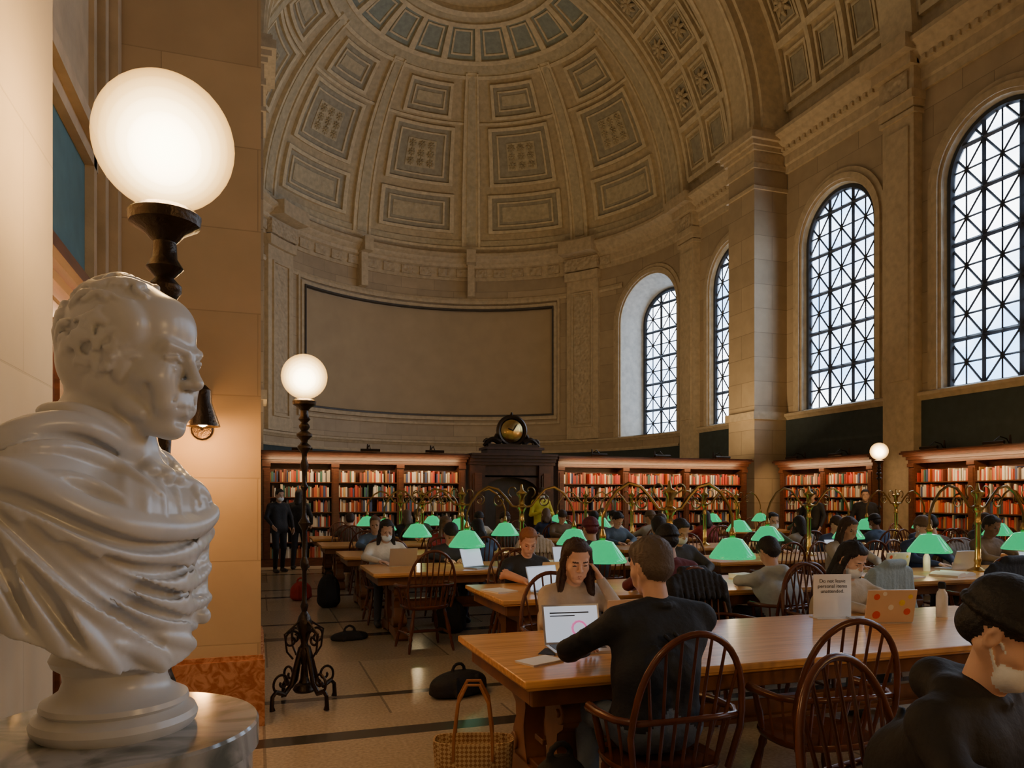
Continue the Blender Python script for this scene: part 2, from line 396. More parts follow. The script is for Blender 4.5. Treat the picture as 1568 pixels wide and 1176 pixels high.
ce = MB(); vs = []; fs = []
for y in (Y0, CY):
    for i in range(61): vs.append(B(y, pi*i/60, 0))
for i in range(60): fs.append((i, i+1, 61+i+1, 61+i))
ce.add(vs, fs, 0)
vs = []; fs = []; nf, na = 60, 30
for i in range(nf+1):
    for j in range(na+1): vs.append(D(pi*i/nf, pi/2*j/na, 0))
for i in range(nf):
    for j in range(na): a_ = i*(na+1)+j; fs.append((a_, a_+na+1, a_+na+2, a_+1))
ce.add(vs, fs, 0); ce.obj('ceiling', ['plast'])
cf = MB()
def rosette(mb, F, a, b_, r, mi):
    c = Vector(F(a, b_, .03)); n = (Vector(F(a, b_, .3))-c).normalized(); t = n.orthogonal().normalized(); s_ = n.cross(t)
    for k in range(8):
        q = 2*pi*k/8; d = t*cos(q)+s_*sin(q)
        mb.tube([c+n*.05+d*r*.2, c+n*.09+d*r*.6, c+n*.03+d*r], [r*.12, r*.22, r*.1], 6, mi)
    mb.tube([c, c+n*.14, c+n*.17], [r*.28, r*.24, r*.08], 8, mi)
st = radians(13.0)
for (ya, yb, nc) in ((19.55, 23.2, 3), (14.45, 18.0, 3), (9.85, 13.4, 3), (5.2, 8.8, 3)):
    w_ = (yb-ya)/nc
    for k in range(nc+1): mbox(cf, B, ya+k*w_-.07, ya+k*w_+.07, radians(5), radians(175), .14, 0, 0, 1, 36)
    for i in range(14):
        an = radians(5)+i*st
        if an > pi: break
        mbox(cf, B, ya, yb, an-.012, an+.012, .14, 0, 0, 1, 1)
        for k in range(nc):
            mframe(cf, B, ya+k*w_+.16, ya+(k+1)*w_-.16, an+.035, an+st-.035, .07, .01, .08, 0, 1, 1)
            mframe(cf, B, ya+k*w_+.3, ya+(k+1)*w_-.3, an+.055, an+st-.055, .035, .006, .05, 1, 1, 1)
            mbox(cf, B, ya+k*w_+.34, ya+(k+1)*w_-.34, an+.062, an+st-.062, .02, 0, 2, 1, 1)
            if 0 < i < 12: rosette(cf, B, ya+(k+.5)*w_, an+st/2, .33, 3)
cf.obj('trim_3', ['frame', 'relief', 'panel', 'plast'])
dm = MB(); rd = radians
for dg in (-54, -18, 18, 54, 90):
    f = pi/2-rd(dg-OFF)
    hw = rd(3.0)
    mbox(dm, D, f-hw, f+hw, rd(0), rd(53), .10, 0, 0, 2, 20)
    mbox(dm, D, f-hw*.5, f+hw*.5, rd(3), rd(52), .14, .1, 1, 1, 20)
    mbox(dm, D, f-hw, f-hw*.75, rd(0), rd(53), .17, .1, 0, 1, 20); mbox(dm, D, f+hw*.75, f+hw, rd(0), rd(53), .17, .1, 0, 1, 20)
for k in range(5):
    f = pi/2-rd(-72+36*k-OFF)
    for (a0, a1, hw) in ((6.5, 18.2, 12.3), (20.6, 37.5, 11.6), (39.8, 49.8, 9.8)):
        h = rd(hw)
        mframe(dm, D, f-h, f+h, rd(a0), rd(a1), rd(1.3), rd(.9), .15, 0, 8, 4)
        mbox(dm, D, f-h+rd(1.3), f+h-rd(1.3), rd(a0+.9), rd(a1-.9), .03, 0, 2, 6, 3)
        mframe(dm, D, f-h+rd(3.0), f+h-rd(3.0), rd(a0+2.2), rd(a1-2.2), rd(.6), rd(.45), .10, 0, 6, 3)
        if a0 == 20.6:
            mbox(dm, D, f-rd(5.2), f+rd(5.2), rd(25), rd(33), .07, 0, 1, 3, 3)
            for q in range(3):
                for q2 in range(3): rosette(dm, D, f+rd(-3.4+3.4*q), rd(26.5+2.5*q2), .17, 1)
        else: mbox(dm, D, f-h+rd(4.6), f+h-rd(4.6), rd(a0+3.6), rd(a1-3.6), .06, 0, 1, 4, 2)
for (a0, a1, w, mi) in ((0, 2.2, .2, 0), (2.2, 4.4, .08, 1), (38.3, 39.0, .08, 0), (51.2, 52.2, .14, 0), (52.2, 55.2, .08, 1), (55.2, 56.4, .16, 0), (66, 67.2, .22, 0), (67.2, 69.5, .12, 1), (69.5, 71, .26, 0)):
    mbox(dm, D, 0, pi, rd(a0), rd(a1), w, 0, mi, 60, 1)
mbox(dm, D, 0, pi, rd(56.4), rd(66), .03, 0, 3, 60, 3)
for k in range(11):
    f = pi*k/10; mbox(dm, D, f-rd(1.6), f+rd(1.6), rd(56.4), rd(66), .15, 0, 0, 1, 3)
    if k < 10: mframe(dm, D, f+rd(3.2), f+rd(14.8), rd(57.6), rd(64.8), rd(1), rd(.5), .08, 0, 3, 2)
dm.obj('trim_4', ['frame', 'relief', 'panel', 'bluepanel'])

# ------------------------------------------------------------------ left foreground walls
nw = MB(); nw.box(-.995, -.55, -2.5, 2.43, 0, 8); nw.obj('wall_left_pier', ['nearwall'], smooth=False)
lp = MB(); lp.box(-.995, .02, 5.4, 6.6, .45, 9, 0)
lp.box(-.995, .045, 5.37, 6.63, 0, .45, 1); lp.box(-.995, .035, 5.385, 6.6, .45, .48, 1)
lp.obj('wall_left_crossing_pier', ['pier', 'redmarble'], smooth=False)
tl = MB()
tl.box(-.999, -.97, 2.45, 5.38, 2.6, 3.52, 1)
for z0, z1, q in ((3.52,3.6,.05),(3.6,3.68,.1),(3.68,3.74,.07)): tl.box(-.999, -.97+q, 2.45, 5.38, z0, z1)
for y0, y1, q in ((5.26,5.38,.15),(5.14,5.24,.1),(5.02,5.1,.06)): tl.box(-.999, -.98+q, y0, y1, 2.62, 9)
tl.box(-.999, -.95, 2.45, 5.02, 3.74, 9, 0)
tl.obj('trim_5', ['trim', 'teal2'])
pq = MB(); pq.box(-.549, -.543, 2.02, 2.10, 1.265, 1.325); pq.box(-.543, -.541, 2.03, 2.09, 1.272, 1.318); pq.obj('wall_plaque', ['brass'], smooth=False)

# ------------------------------------------------------------------ bookcases
PAL = [(.30,.04,.03),(.42,.07,.04),(.5,.12,.05),(.6,.5,.36),(.68,.62,.5),(.10,.06,.04),(.05,.14,.11),(.06,.09,.2),(.35,.2,.08),(.62,.36,.12),(.10,.10,.10),(.6,.56,.5),(.2,.06,.04),(.75,.7,.6)]
def bookcase(name, width, nb, loc, rot, depth=.4, H=2.6, lamps=True, energy=30, redness=0, cp=1.):
    mb = MB(); bv = []; bf = []; bc = []
    mb.box(0, width, depth-.02, depth, 0, H-.15); mb.box(-.02, width+.02, -.03, depth, 0, .16)
    st_ = .16; bw = (width-st_*(nb+1))/nb
    for i in range(nb+1):
        x = i*(bw+st_); mb.box(x, x+st_, -.02, depth, .16, H-.2)
        mb.box(x+.03, x+st_-.03, -.04, -.02, .25, H-.42); mb.box(x-.01, x+st_+.01, -.06, 0, H-.36, H-.28)
    for (z0, z1, q) in ((H-.28, H-.2, .03), (H-.2, H-.13, .08), (H-.13, H-.08, .16), (H-.08, H-.03, .24), (H-.03, H, .2)):
        q *= cp; mb.box(-q*.25*(cp if cp < 1 else 1), width+q*.25, -q, depth, z0, z1)
    zs = [.16, .52, .86, 1.2, 1.54, 1.88]
    for i in range(nb):
        x0 = st_+i*(bw+st_)
        for z in zs:
            mb.box(x0, x0+bw, .0, depth-.02, z, z+.025)
            x = x0+.005
            while x < x0+bw-.06:
                w = random.uniform(.018, .055)
                if random.random() < .05: x += random.uniform(.03, .12); continue
                h = random.uniform(.2, .29); d = random.uniform(.02, .06); c = random.choice(PAL)
                if random.random() < redness: c = random.choice([(.55,.06,.03),(.6,.14,.05),(.5,.05,.04)])
                if z+.025+h > H-.36: h = H-.37-z-.03
                o = len(bv)
                x1 = min(x+w, x0+bw); z0 = z+.025
                bv += [(x,d,z0),(x1-.002,d,z0),(x1-.002,depth-.03,z0),(x,depth-.03,z0),(x,d,z0+h),(x1-.002,d,z0+h),(x1-.002,depth-.03,z0+h),(x,depth-.03,z0+h)]
                bf += [tuple(o+q for q in f) for f in [(3,2,1,0),(4,5,6,7),(0,1,5,4),(1,2,6,5),(2,3,7,6),(3,0,4,7)]]
                bc += [c]*6; x = x1
        if lamps:
            xc = x0+bw/2
            mb.tube([(xc, .1, H), (xc, .0, H+.12), (xc, -.18, H+.16), (xc, -.34, H+.06)], .012, 6, 1)
            mb.tube([(xc-.22, -.34, H+.03), (xc+.22, -.34, H+.03)], .035, 8, 1)
            mb.lathe([(.04, 0), (.03, .04), (.015, .2)], (xc, .1, H), 10, 1)
    o = mb.obj(name, ['wood', 'bronze', 'wooddk', 'dark'], loc=loc, rot=rot)
    me = bpy.data.meshes.new('books'); me.from_pydata(bv, [], bf); me.materials.append(MAT['books'])
    ca = me.color_attributes.new('Col', 'FLOAT_COLOR', 'CORNER')
    ca.data.foreach_set('color', np.repeat(np.array([c+(1,) for c in bc], dtype=np.float32), 4, axis=0).ravel())
    put(me, 'books', (0,0,0), 0, o)
    if energy:
        light('AREA', 'shelf_light', (width/2, -.40*cp-.04, H-.16), energy*width, (1, .64, .32), width*.95, (radians(38), 0, 0), o, .05)
    return o
bookcase('bookcase', 4.66, 3, (.10, 17.6, 0), 0, energy=8, redness=.05)
bookcase('bookcase', 5.62, 3, (7.18, 17.6, 0), 0, energy=9, redness=.3)
bookcase('bookcase', 3.4, 2, (14.05, 17.75, 0), -pi/2, energy=8, redness=.2)
bookcase('bookcase', 6.2, 4, (14.05, 13.3, 0), -pi/2, energy=8, redness=.3)
bookcase('bookcase', 2.5, 2, (-.85, 2.5, 0), pi/2, depth=.13, energy=5, lamps=False, cp=.45)
po = MB(); x0, x1 = 4.86, 7.02
for xa in (x0, x1-.38):
    po.box(xa, xa+.38, 17.5, 18.0, 0, 2.35); po.box(xa+.06, xa+.32, 17.46, 17.5, .3, 2.1)
    po.box(xa-.02, xa+.40, 17.44, 18.0, 0, .22)
    for z in (.5, 1.1, 1.7): po.box(xa+.1, xa+.28, 17.44, 17.46, z, z+.45, 2)
po.box(x0+.38, x1-.38, 17.9, 18.0, 0, 2.35, 1)
po.box(x0+.38, x1-.38, 17.6, 17.95, 2.05, 2.35, 0)
n = 16
pts = [(x0+.38, 1.7)]+[((x0+x1)/2-.7*cos(pi*i/n), 1.7+.35*sin(pi*i/n)) for i in range(n+1)]+[(x1-.38, 1.7)]
po.prism([(x0+.38, 2.1)]+pts+[(x1-.38, 2.1)], 'y', 17.6, 17.7, 0)
for z0, z1, q in ((2.35,2.42,.05),(2.42,2.5,.12),(2.5,2.57,.2),(2.57,2.62,.26)): po.box(x0-.03, x1+.03, 17.5-q, 18.0, z0, z1)
po.box(5.25, 6.65, 17.35, 17.9, 2.62, 2.72); po.box(5.2, 6.7, 17.3, 17.95, 2.72, 2.78)
for sx in (-1, 1): po.box(min(5.95+sx*.02, 5.95+sx*.32), max(5.95+sx*.02, 5.95+sx*.32), 17.895, 17.9, .1, 1.6, 2)
po.obj('door_1', ['wooddk', 'dark', 'wood'])
ck = MB(); c = (5.95, 17.6, 3.2)
ck.lathe([(.36,0),(.40,-.03),(.40,-.08),(.36,-.12),(.31,-.10),(.29,-.05)], (c[0], c[1]+.05, c[2]), 36, 0, 'y')
ck.lathe([(.29,-.03),(.27,-.05),(.16,-.09),(0.001,-.11)], (c[0], c[1], c[2]), 32, 1, 'y')
ck.tube([(c[0], 17.47, c[2]), (c[0]+.1, 17.47, c[2]+.16)], .012, 6, 0); ck.tube([(c[0], 17.47, c[2]), (c[0]-.13, 17.47, c[2]+.05)], .012, 6, 0)
for sx in (-1, 1):
    pts = [(c[0]+sx*(.30+.42*t+.0), 17.6, 2.90-.08*t+.12*sin(t*pi)) for t in [i/10 for i in range(11)]]
    ck.tube(pts, [.09-.05*i/10 for i in range(11)], 8, 0)
    ck.tube([(c[0]+sx*(.62+.1*(1-a/16)*cos(a*.6)), 17.6, 2.90+.1*(1-a/16)*sin(a*.6)) for a in range(14)], .03, 6, 0)
    ck.tube([(c[0]+sx*.38, 17.6, 3.1), (c[0]+sx*.46, 17.6, 2.98), (c[0]+sx*.3, 17.6, 2.86)], .05, 8, 0)
ck.box(5.3, 6.6, 17.45, 17.75, 2.78, 2.86, 0); ck.tube([(c[0], 17.6, 3.58), (c[0], 17.6, 3.66)], [.05, .02], 8, 0)
ck.obj('mantel_clock', ['bronze', 'brass'])

# ------------------------------------------------------------------ floor lamps
def cspiral(cx, cz, r0, r1, a0, a1, n=16):
    return [(cx+(r0+(r1-r0)*i/n)*cos(a0+(a1-a0)*i/n), cz+(r0+(r1-r0)*i/n)*sin(a0+(a1-a0)*i/n)) for i in range(n+1)]
fb = MB()
prof = [(.03,.12),(.045,.16),(.03,.2),(.022,.3),(.05,.36),(.05,.4),(.025,.46),(.035,.52),(.06,.6),(.045,.66),(.02,.7),(.03,.74),(.018,.78),(.016,1.0),(.03,1.04),(.03,1.07),(.016,1.11),(.015,1.3),(.045,1.36),(.02,1.40),
        (.014,1.44),(.014,1.6),(.03,1.63),(.014,1.66),(.018,1.74),(.032,1.79),(.018,1.84),(.02,1.88),(.05,1.92),(.05,1.935),(.022,1.96),(.028,1.98),(.058,2.01),(.058,2.025),(.024,2.05),(.04,2.075),(.04,2.09),(.022,2.11),(.045,2.135),(.03,2.16),(.028,2.2),(.05,2.225),(.084,2.245),(.088,2.27),(.07,2.285),(.05,2.288)]
fb.lathe(prof, n=20)
for q in range(4):
    a = q*pi/2+.35
    fb.T = Matrix.Rotation(a, 4, 'Z')
    leg = [(.03, .42), (.07, .30), (.11, .16), (.17, .10), (.24, .13), (.27, .10), (.275, .03), (.27, .0)]
    fb.tube([(x, 0, z+.012) for x, z in leg], [.02, .018, .018, .02, .018, .015, .016, .022], 8)
    fb.tube([(x, 0, z) for x, z in cspiral(.19, .20, .085, .012, -pi/2, 2.6*pi-pi/2, 30)], .010, 6)
    fb.tube([(x, 0, z) for x, z in cspiral(.11, .50, .075, .012, pi, -1.6*pi, 26)], .009, 6)
    fb.tube([(.03,0,.64), (.09,0,.60), (.17,0,.55), (.15,0,.42), (.10,0,.36)], .008, 6)
    fb.T = None
fb.lathe([(.07,.10),(.085,.12),(.07,.15),(.04,.17)], n=20)
FLM = fb.mesh('floor_lamp', ['bronze']); gm = MB(); gm.sph((0,0,0), .168, 40); GLM = gm.mesh('opal_globe', ['globe'])
GI = []
for nm_, r_, dz in (('glow1', .152, -.002), ('glow2', .134, -.006), ('glow3', .114, -.010), ('glow4', .088, -.016)):
    gi = MB(); gi.sph((0,0,dz), r_, 32); GI.append(gi.mesh('inner_glow', [nm_]))
def floor_lamp(x, y, e=25, rot=0):
    o = put(FLM, 'floor_lamp', (x, y, 0), rot); put(GLM, 'opal_globe', (0, 0, 2.455), 0, o)
    for m_ in GI: put(m_, 'inner_glow', (0, 0, 2.455), 0, o)
    light('POINT', 'lamp_glow', (0, 0, 2.455), e, (1, .58, .22), .14, parent=o); return o
floor_lamp(-.225, 2.10, 23, .5); floor_lamp(.33, 5.82, 34, .2); floor_lamp(11.5, 11.6, 60)
floor_lamp(3.0, -2.2, 90); floor_lamp(8.2, -1.5, 130); floor_lamp(12.8, 4.0, 130)  # unseen lamps added out of view as strong warm fill

sc = MB()
sc.tube([(-.35, 5.38, 2.0), (-.35, 5.2, 2.05), (-.33, 5.1, 2.15)], .012, 8)
sc.lathe([(.06,0),(.07,.01),(.05,.03)], (-.35, 5.36, 2.0), 16, 0, 'y')
sh_ = [(.02,.16),(.05,.13),(.055,.05),(.10,-.08),(.105,-.1),(.09,-.09),(.045,.04),(.03,.1)]
sc.lathe(sh_, (-.33, 5.12, 2.1), 20, 0); sc.lathe(sh_, (-.55, 5.16, 2.2), 20, 0)
sc.tube([(-.55,5.16,2.34), (-.5,5.2,2.42), (-.35,5.3,2.3),(-.35,5.38,2.1)], .01, 6)
sc.sph((-.33, 5.12, 2.03), .035, 12, 1); sc.sph((-.55, 5.16, 2.13), .035, 12, 1)
so = sc.obj('wall_sconce', ['bronze', 'bulb'])
light('POINT', 'sconce_light', (-.33, 5.06, 1.94), 16, (1, .46, .13), .05, parent=so)
light('POINT', 'sconce_light', (-.55, 5.1, 2.02), 8, (1, .46, .13), .05, parent=so)

# ------------------------------------------------------------------ tables
def table_mesh(Lx, Wy):
    mb = MB(); h = Lx/2; w = Wy/2
    mb.box(-h, h, -w, w, .715, .75, 0); mb.box(-h+.015, h-.015, -w+.015, w-.015, .70, .715, 0)
    mb.box(-h+.06, h-.06, -w+.08, -w+.11, .61, .70, 1); mb.box(-h+.06, h-.06, w-.11, w-.08, .61, .70, 1)
    mb.box(-h+.06, -h+.09, -w+.11, w-.11, .61, .70, 1); mb.box(h-.09, h-.06, -w+.11, w-.11, .61, .70, 1)
    for sx in (-1, 1):
        xc = sx*(h-.32)
        for sy in (-1, 1):
            pr = [(.36,.61),(.40,.54),(.37,.46),(.30,.42),(.29,.34),(.34,.26),(.35,.18),(.30,.13),(.12,.13),(.16,.22),(.18,.32),(.15,.42),(.16,.52),(.20,.61)]
            mb.prism([(sy*a, b_) for a, b_ in pr], 'x', xc-.06, xc+.06, 1)
            mb.tube([(xc-.075, sy*.355, .53), (xc+.075, sy*.355, .53)], .055, 14, 1)
            mb.tube([(xc-.075, sy*.31, .20), (xc+.075, sy*.31, .20)], .05, 14, 1)
            mb.tube([(xc-.085, sy*.355, .53), (xc+.085, sy*.355, .53)], .022, 10, 1)
            mb.prism([(sy*a, b_) for a, b_ in [(.05,.13),(.42,.13),(.46,.10),(.47,.03),(.44,0),(.36,0),(.33,.04),(.05,.05)]], 'x', xc-.07, xc+.07, 1)
        mb.box(xc-.05, xc+.05, -.2, .2, .50, .61, 1); mb.box(xc-.045, xc+.045, -.15, .15, .06, .16, 1)
    mb.box(-h+.32, h-.32, -.03, .03, .30, .40, 1); mb.box(-h+.28, h-.28, -.06, .06, .28, .31, 1)
    return mb.mesh('reading_table', ['tabletop', 'tableleg'], smooth=True, ang=30)
TM = {}
def table(xc, yc, Lx=3.7, Wy=1.12):
    if (Lx, Wy) not in TM: TM[(Lx, Wy)] = table_mesh(Lx, Wy)
    o = put(TM[(Lx, Wy)], 'reading_table', (xc, yc, 0)); bv = o.modifiers.new('bevel', 'BEVEL'); bv.width = .006; bv.segments = 2; bv.limit_method = 'ANGLE'
    return o

# ------------------------------------------------------------------ windsor chair (faces +Y)
cm = MB(); n = 28
def seat_pt(a, s_):
    ca, sa = cos(a), sin(a); return (s_*.245*math.copysign(abs(ca)**.75, ca), s_*.225*math.copysign(abs(sa)**.75, sa))
vs = [(0, 0, .445)]; rings = [(.5,.445),(.85,.458),(.98,.462),(1.0,.452),(.96,.43),(.8,.418)]
for s_, z in rings:
    for i in range(n): p = seat_pt(2*pi*i/n, s_); vs.append((p[0], p[1], z))
fs = [(0, 1+i, 1+(i+1) % n) for i in range(n)]
for j in range(len(rings)-1):
    for i in range(n): k = (i+1) % n; fs.append((1+j*n+i, 1+(j+1)*n+i, 1+(j+1)*n+k, 1+j*n+k))
fs.append(tuple(1+5*n+i for i in range(n))); cm.add(vs, fs)
for sx in (-1, 1):
    for sy, yy in ((1, .15), (-1, -.15)):
        a = Vector((sx*.16, yy, .43)); b_ = Vector((sx*.235, yy+sy*.08, .0))
        ts = [0, .08, .14, .2, .3, .45, .55, .62, .68, .74, .8, .9, 1]; rr = [.013, .017, .021, .015, .019, .024, .02, .013, .02, .013, .018, .016, .011]
        cm.tube([a.lerp(b_, t) for t in ts], rr, 8)
    cm.tube([(sx*.21, .205, .17), (sx*.21, 0, .18), (sx*.21, -.205, .17)], [.009, .016, .009], 8)
cm.tube([(-.21, 0, .18), (0, 0, .18), (.21, 0, .18)], [.01, .017, .01], 8)
def back_y(z): return -.195-.20*(z-.45)
bow = []
for i in range(25):
    t = pi*i/24; x = -.245*cos(t)*(1+.06*sin(t)); z = .45+.57*(sin(t)**.62 if sin(t) > 0 else 0)
    bow.append((x*1.02, back_y(z), z))
bow[0] = (-.215, back_y(.44), .44); bow[-1] = (.215, back_y(.44), .44)
cm.tube(bow, .0145, 8)
def bow_z(x): return min(bow[2:-2], key=lambda p: abs(p[0]-x))[2]
for i in range(7):
    x = -.155+.31*i/6; xt = x*1.28; zt = bow_z(xt)
    cm.tube([(x, -.185, .445), (x*1.1, back_y(.68), .68), (xt, back_y(zt), zt)], [.0085, .0085, .0065], 6)
arm = [(-.275, .10, .655), (-.285, 0, .66), (-.275, -.14, .665), (-.22, -.235, .67), (-.1, -.262, .675), (.1, -.262, .675), (.22, -.235, .67), (.275, -.14, .665), (.285, 0, .66), (.275, .10, .655)]
cm.tube(arm, [.024, .02, .016, .014, .013, .013, .014, .016, .02, .024], 8)
for sx in (-1, 1):
    cm.tube([(sx*.215, .09, .45), (sx*.235, .085, .54), (sx*.27, .07, .655)], [.012, .019, .012], 8)
    cm.tube([(sx*.225, -.02, .45), (sx*.275, -.05, .66)], .007, 6); cm.tube([(sx*.22, -.11, .45), (sx*.265, -.15, .66)], .007, 6)
CHM = cm.mesh('windsor_chair', ['chair'], ang=60)
def chair(x, y, rot=0, s_=1.0):
    o = put(CHM, 'windsor_chair', (x, y, 0), rot); o.scale = (s_, s_, s_); return o

# ------------------------------------------------------------------ twin-arm green reading lamp
dl = MB()
dl.lathe([(.10,0),(.10,.015),(.07,.03),(.035,.05),(.028,.09),(.038,.12),(.030,.15),(.028,.5),(.040,.52),(.030,.55),(.028,.62),(.044,.65),(.062,.68),(.062,.70),(.034,.72),(.034,.80),(.066,.84),(.066,.86),(.022,.89),(.012,.96)], n=16, mi=0)
shade = [(.212,.222),(.215,.235),(.200,.262),(.155,.325),(.105,.39),(.095,.405),(.05,.415),(.03,.42),(.028,.415),(.048,.408),(.09,.397),(.148,.32),(.195,.255),(.208,.225)]
for sx in (-1, 1):
    pts = [(0,.74),(.05,.69),(.12,.70),(.20,.80),(.30,.90),(.42,.93),(.54,.86),(.63,.74),(.68,.62),(.68,.50)]
    dl.tube([(sx*x, 0, z) for x, z in pts], [.016]*8+[.014,.013], 6, 3)
    dl.tube([(sx*x, 0, z) for x, z in cspiral(.28, .76, .085, .01, 2.2, 2.2-3.2*pi, 20)], .009, 5, 3)
    dl.tube([(sx*x, 0, z) for x, z in cspiral(.10, .88, .085, .01, -1.2, 1.2*pi, 16)], .009, 5, 3)
    dl.lathe(shade, (sx*.68, 0, .0), 28, 1)
    dl.lathe([(.022,.42),(.034,.44),(.032,.47),(.02,.5),(.014,.52)], (sx*.68, 0, 0), 12, 0)
    dl.sph((sx*.68, 0, .31), (.04, .04, .055), 12, 2)
DLM = dl.mesh('green_reading_lamp', ['brass', 'green', 'bulb', 'brassarm'], ang=50)
def reading_lamp(x, y):
    o = put(DLM, 'green_reading_lamp', (x, y, .75))
    for sx in (-1, 1): light('POINT', 'bulb_light', (sx*.68, 0, .235), 10, (1, .70, .38), .04, parent=o)
    return o

# ------------------------------------------------------------------ SDF sculpting
class SDF:
    def __init__(s, lo, hi, res):
        s.lo = np.array(lo, float); s.res = res; s.n = np.ceil((np.array(hi)-s.lo)/res).astype(int)+1
        s.D = np.ones(s.n, np.float32); s.T = np.zeros(s.n, np.int8)
        s.ax = [(s.lo[i]+res*np.arange(s.n[i])).astype(np.float32) for i in range(3)]
    def reg(s, lo, hi, m):
        a = np.clip(np.floor((np.array(lo)-m-s.lo)/s.res).astype(int), 0, s.n); b = np.clip(np.ceil((np.array(hi)+m-s.lo)/s.res).astype(int)+1, 0, s.n)
        if (b <= a).any(): return None
        sl = tuple(slice(a[i], b[i]) for i in range(3))
        return sl, s.ax[0][sl[0]][:, None, None], s.ax[1][sl[1]][None, :, None], s.ax[2][sl[2]][None, None, :]
    def comb(s, sl, d, k, tag, op):
        a = s.D[sl]
        if op == 'sub':
            d = -d; h = np.clip(.5-.5*(a-d)/max(k, 1e-6), 0, 1); r = a*(1-h)+d*h+k*h*(1-h)
            if tag is not None: t = s.T[sl]; t[(d > a-.004)] = tag
            s.D[sl] = r; return
        h = np.clip(.5+.5*(a-d)/max(k, 1e-6), 0, 1)
        if tag is not None: t = s.T[sl]; t[d < a] = tag
        s.D[sl] = a*(1-h)+d*h-k*h*(1-h)
    def ell(s, c, r, Rm=None, k=.02, tag=0, op='add'):
        c = np.array(c, float); r = np.array(r, float); m = r.max()
        q = s.reg(c-m, c+m, k+.02)
        if q is None: return
        sl, X, Y, Z = q; X = X-c[0]; Y = Y-c[1]; Z = Z-c[2]
        if Rm is not None: X, Y, Z = [Rm[i][0]*X+Rm[i][1]*Y+Rm[i][2]*Z for i in range(3)]
        k0 = np.sqrt((X/r[0])**2+(Y/r[1])**2+(Z/r[2])**2); k1 = np.sqrt((X/r[0]**2)**2+(Y/r[1]**2)**2+(Z/r[2]**2)**2)+1e-6
        s.comb(sl, k0*(k0-1)/k1, k, tag, op)
    def cap(s, a, b_, ra, rb=None, k=.02, tag=0, op='add'):
        a = np.array(a, float); b_ = np.array(b_, float); rb = ra if rb is None else rb; m = max(ra, rb)
        q = s.reg(np.minimum(a, b_)-m, np.maximum(a, b_)+m, k+.02)
        if q is None: return
        sl, X, Y, Z = q; v = b_-a; L2 = (v@v)+1e-9
        t = np.clip(((X-a[0])*v[0]+(Y-a[1])*v[1]+(Z-a[2])*v[2])/L2, 0, 1)
        d = np.sqrt((X-a[0]-t*v[0])**2+(Y-a[1]-t*v[1])**2+(Z-a[2]-t*v[2])**2)-(ra+(rb-ra)*t)
        s.comb(sl, d, k, tag, op)
    def mesh(s, name, mats):
        Dm = s.D; S = Dm < 0
        S[0] = S[-1] = False; S[:, 0] = S[:, -1] = False; S[:, :, 0] = S[:, :, -1] = False
        Dm = np.where(S, np.minimum(Dm, -1e-5), np.maximum(Dm, 1e-5))
        c = np.zeros(np.array(S.shape)-1, np.int8)
        for i in (0, 1):
            for j in (0, 1):
                for k in (0, 1): c += S[i:S.shape[0]-1+i, j:S.shape[1]-1+j, k:S.shape[2]-1+k]
        act = (c > 0) & (c < 8); ids = np.argwhere(act); idx = np.full(act.shape, -1, np.int64); idx[act] = np.arange(len(ids))
        pos = np.zeros((len(ids), 3)); cnt = np.zeros(len(ids))
        cs = [(i, j, k) for i in (0, 1) for j in (0, 1) for k in (0, 1)]
        for c0 in cs:
            for c1 in cs:
                if sum(c1)-sum(c0) == 1 and all(c1[q] >= c0[q] for q in range(3)):
                    p0 = ids+c0; p1 = ids+c1
                    v0 = Dm[p0[:, 0], p0[:, 1], p0[:, 2]]; v1 = Dm[p1[:, 0], p1[:, 1], p1[:, 2]]
                    m = (v0 < 0) != (v1 < 0); t = np.clip(v0[m]/(v0[m]-v1[m]), 0, 1)
                    pos[m] += np.array(c0)+np.outer(t, np.array(c1)-np.array(c0)); cnt[m] += 1
        pos = s.lo+s.res*(ids+pos/cnt[:, None])
        faces = []; tags = []
        for ax in range(3):
            o = [ax, (ax+1) % 3, (ax+2) % 3]
            St = np.transpose(S, o); m = St[:-1, 1:-1, 1:-1] != St[1:, 1:-1, 1:-1]
            q = np.argwhere(m)+[0, 1, 1]
            ins = St[q[:, 0], q[:, 1], q[:, 2]]
            It = np.transpose(idx, o); Tt = np.transpose(s.T, o)
            f = np.stack([It[q[:,0], q[:,1]-1, q[:,2]-1], It[q[:,0], q[:,1], q[:,2]-1], It[q[:,0], q[:,1], q[:,2]], It[q[:,0], q[:,1]-1, q[:,2]]], 1)
            f[~ins] = f[~ins][:, ::-1]
            faces.append(f); tags.append(Tt[q[:, 0]+(~ins), q[:, 1], q[:, 2]])
        F_ = np.concatenate(faces); tg = np.concatenate(tags)
        me = bpy.data.meshes.new(name)
        me.vertices.add(len(pos)); me.vertices.foreach_set('co', pos.astype(np.float32).ravel())
        me.loops.add(F_.size); me.loops.foreach_set('vertex_index', F_.astype(np.int32).ravel())
        me.polygons.add(len(F_)); me.polygons.foreach_set('loop_start', np.arange(0, F_.size, 4, dtype=np.int32))
        me.polygons.foreach_set('material_index', tg.astype(np.int32)); me.polygons.foreach_set('use_smooth', np.ones(len(F_), bool))
        for m in mats: me.materials.append(m)
        me.update(calc_edges=True); me.validate(); return me

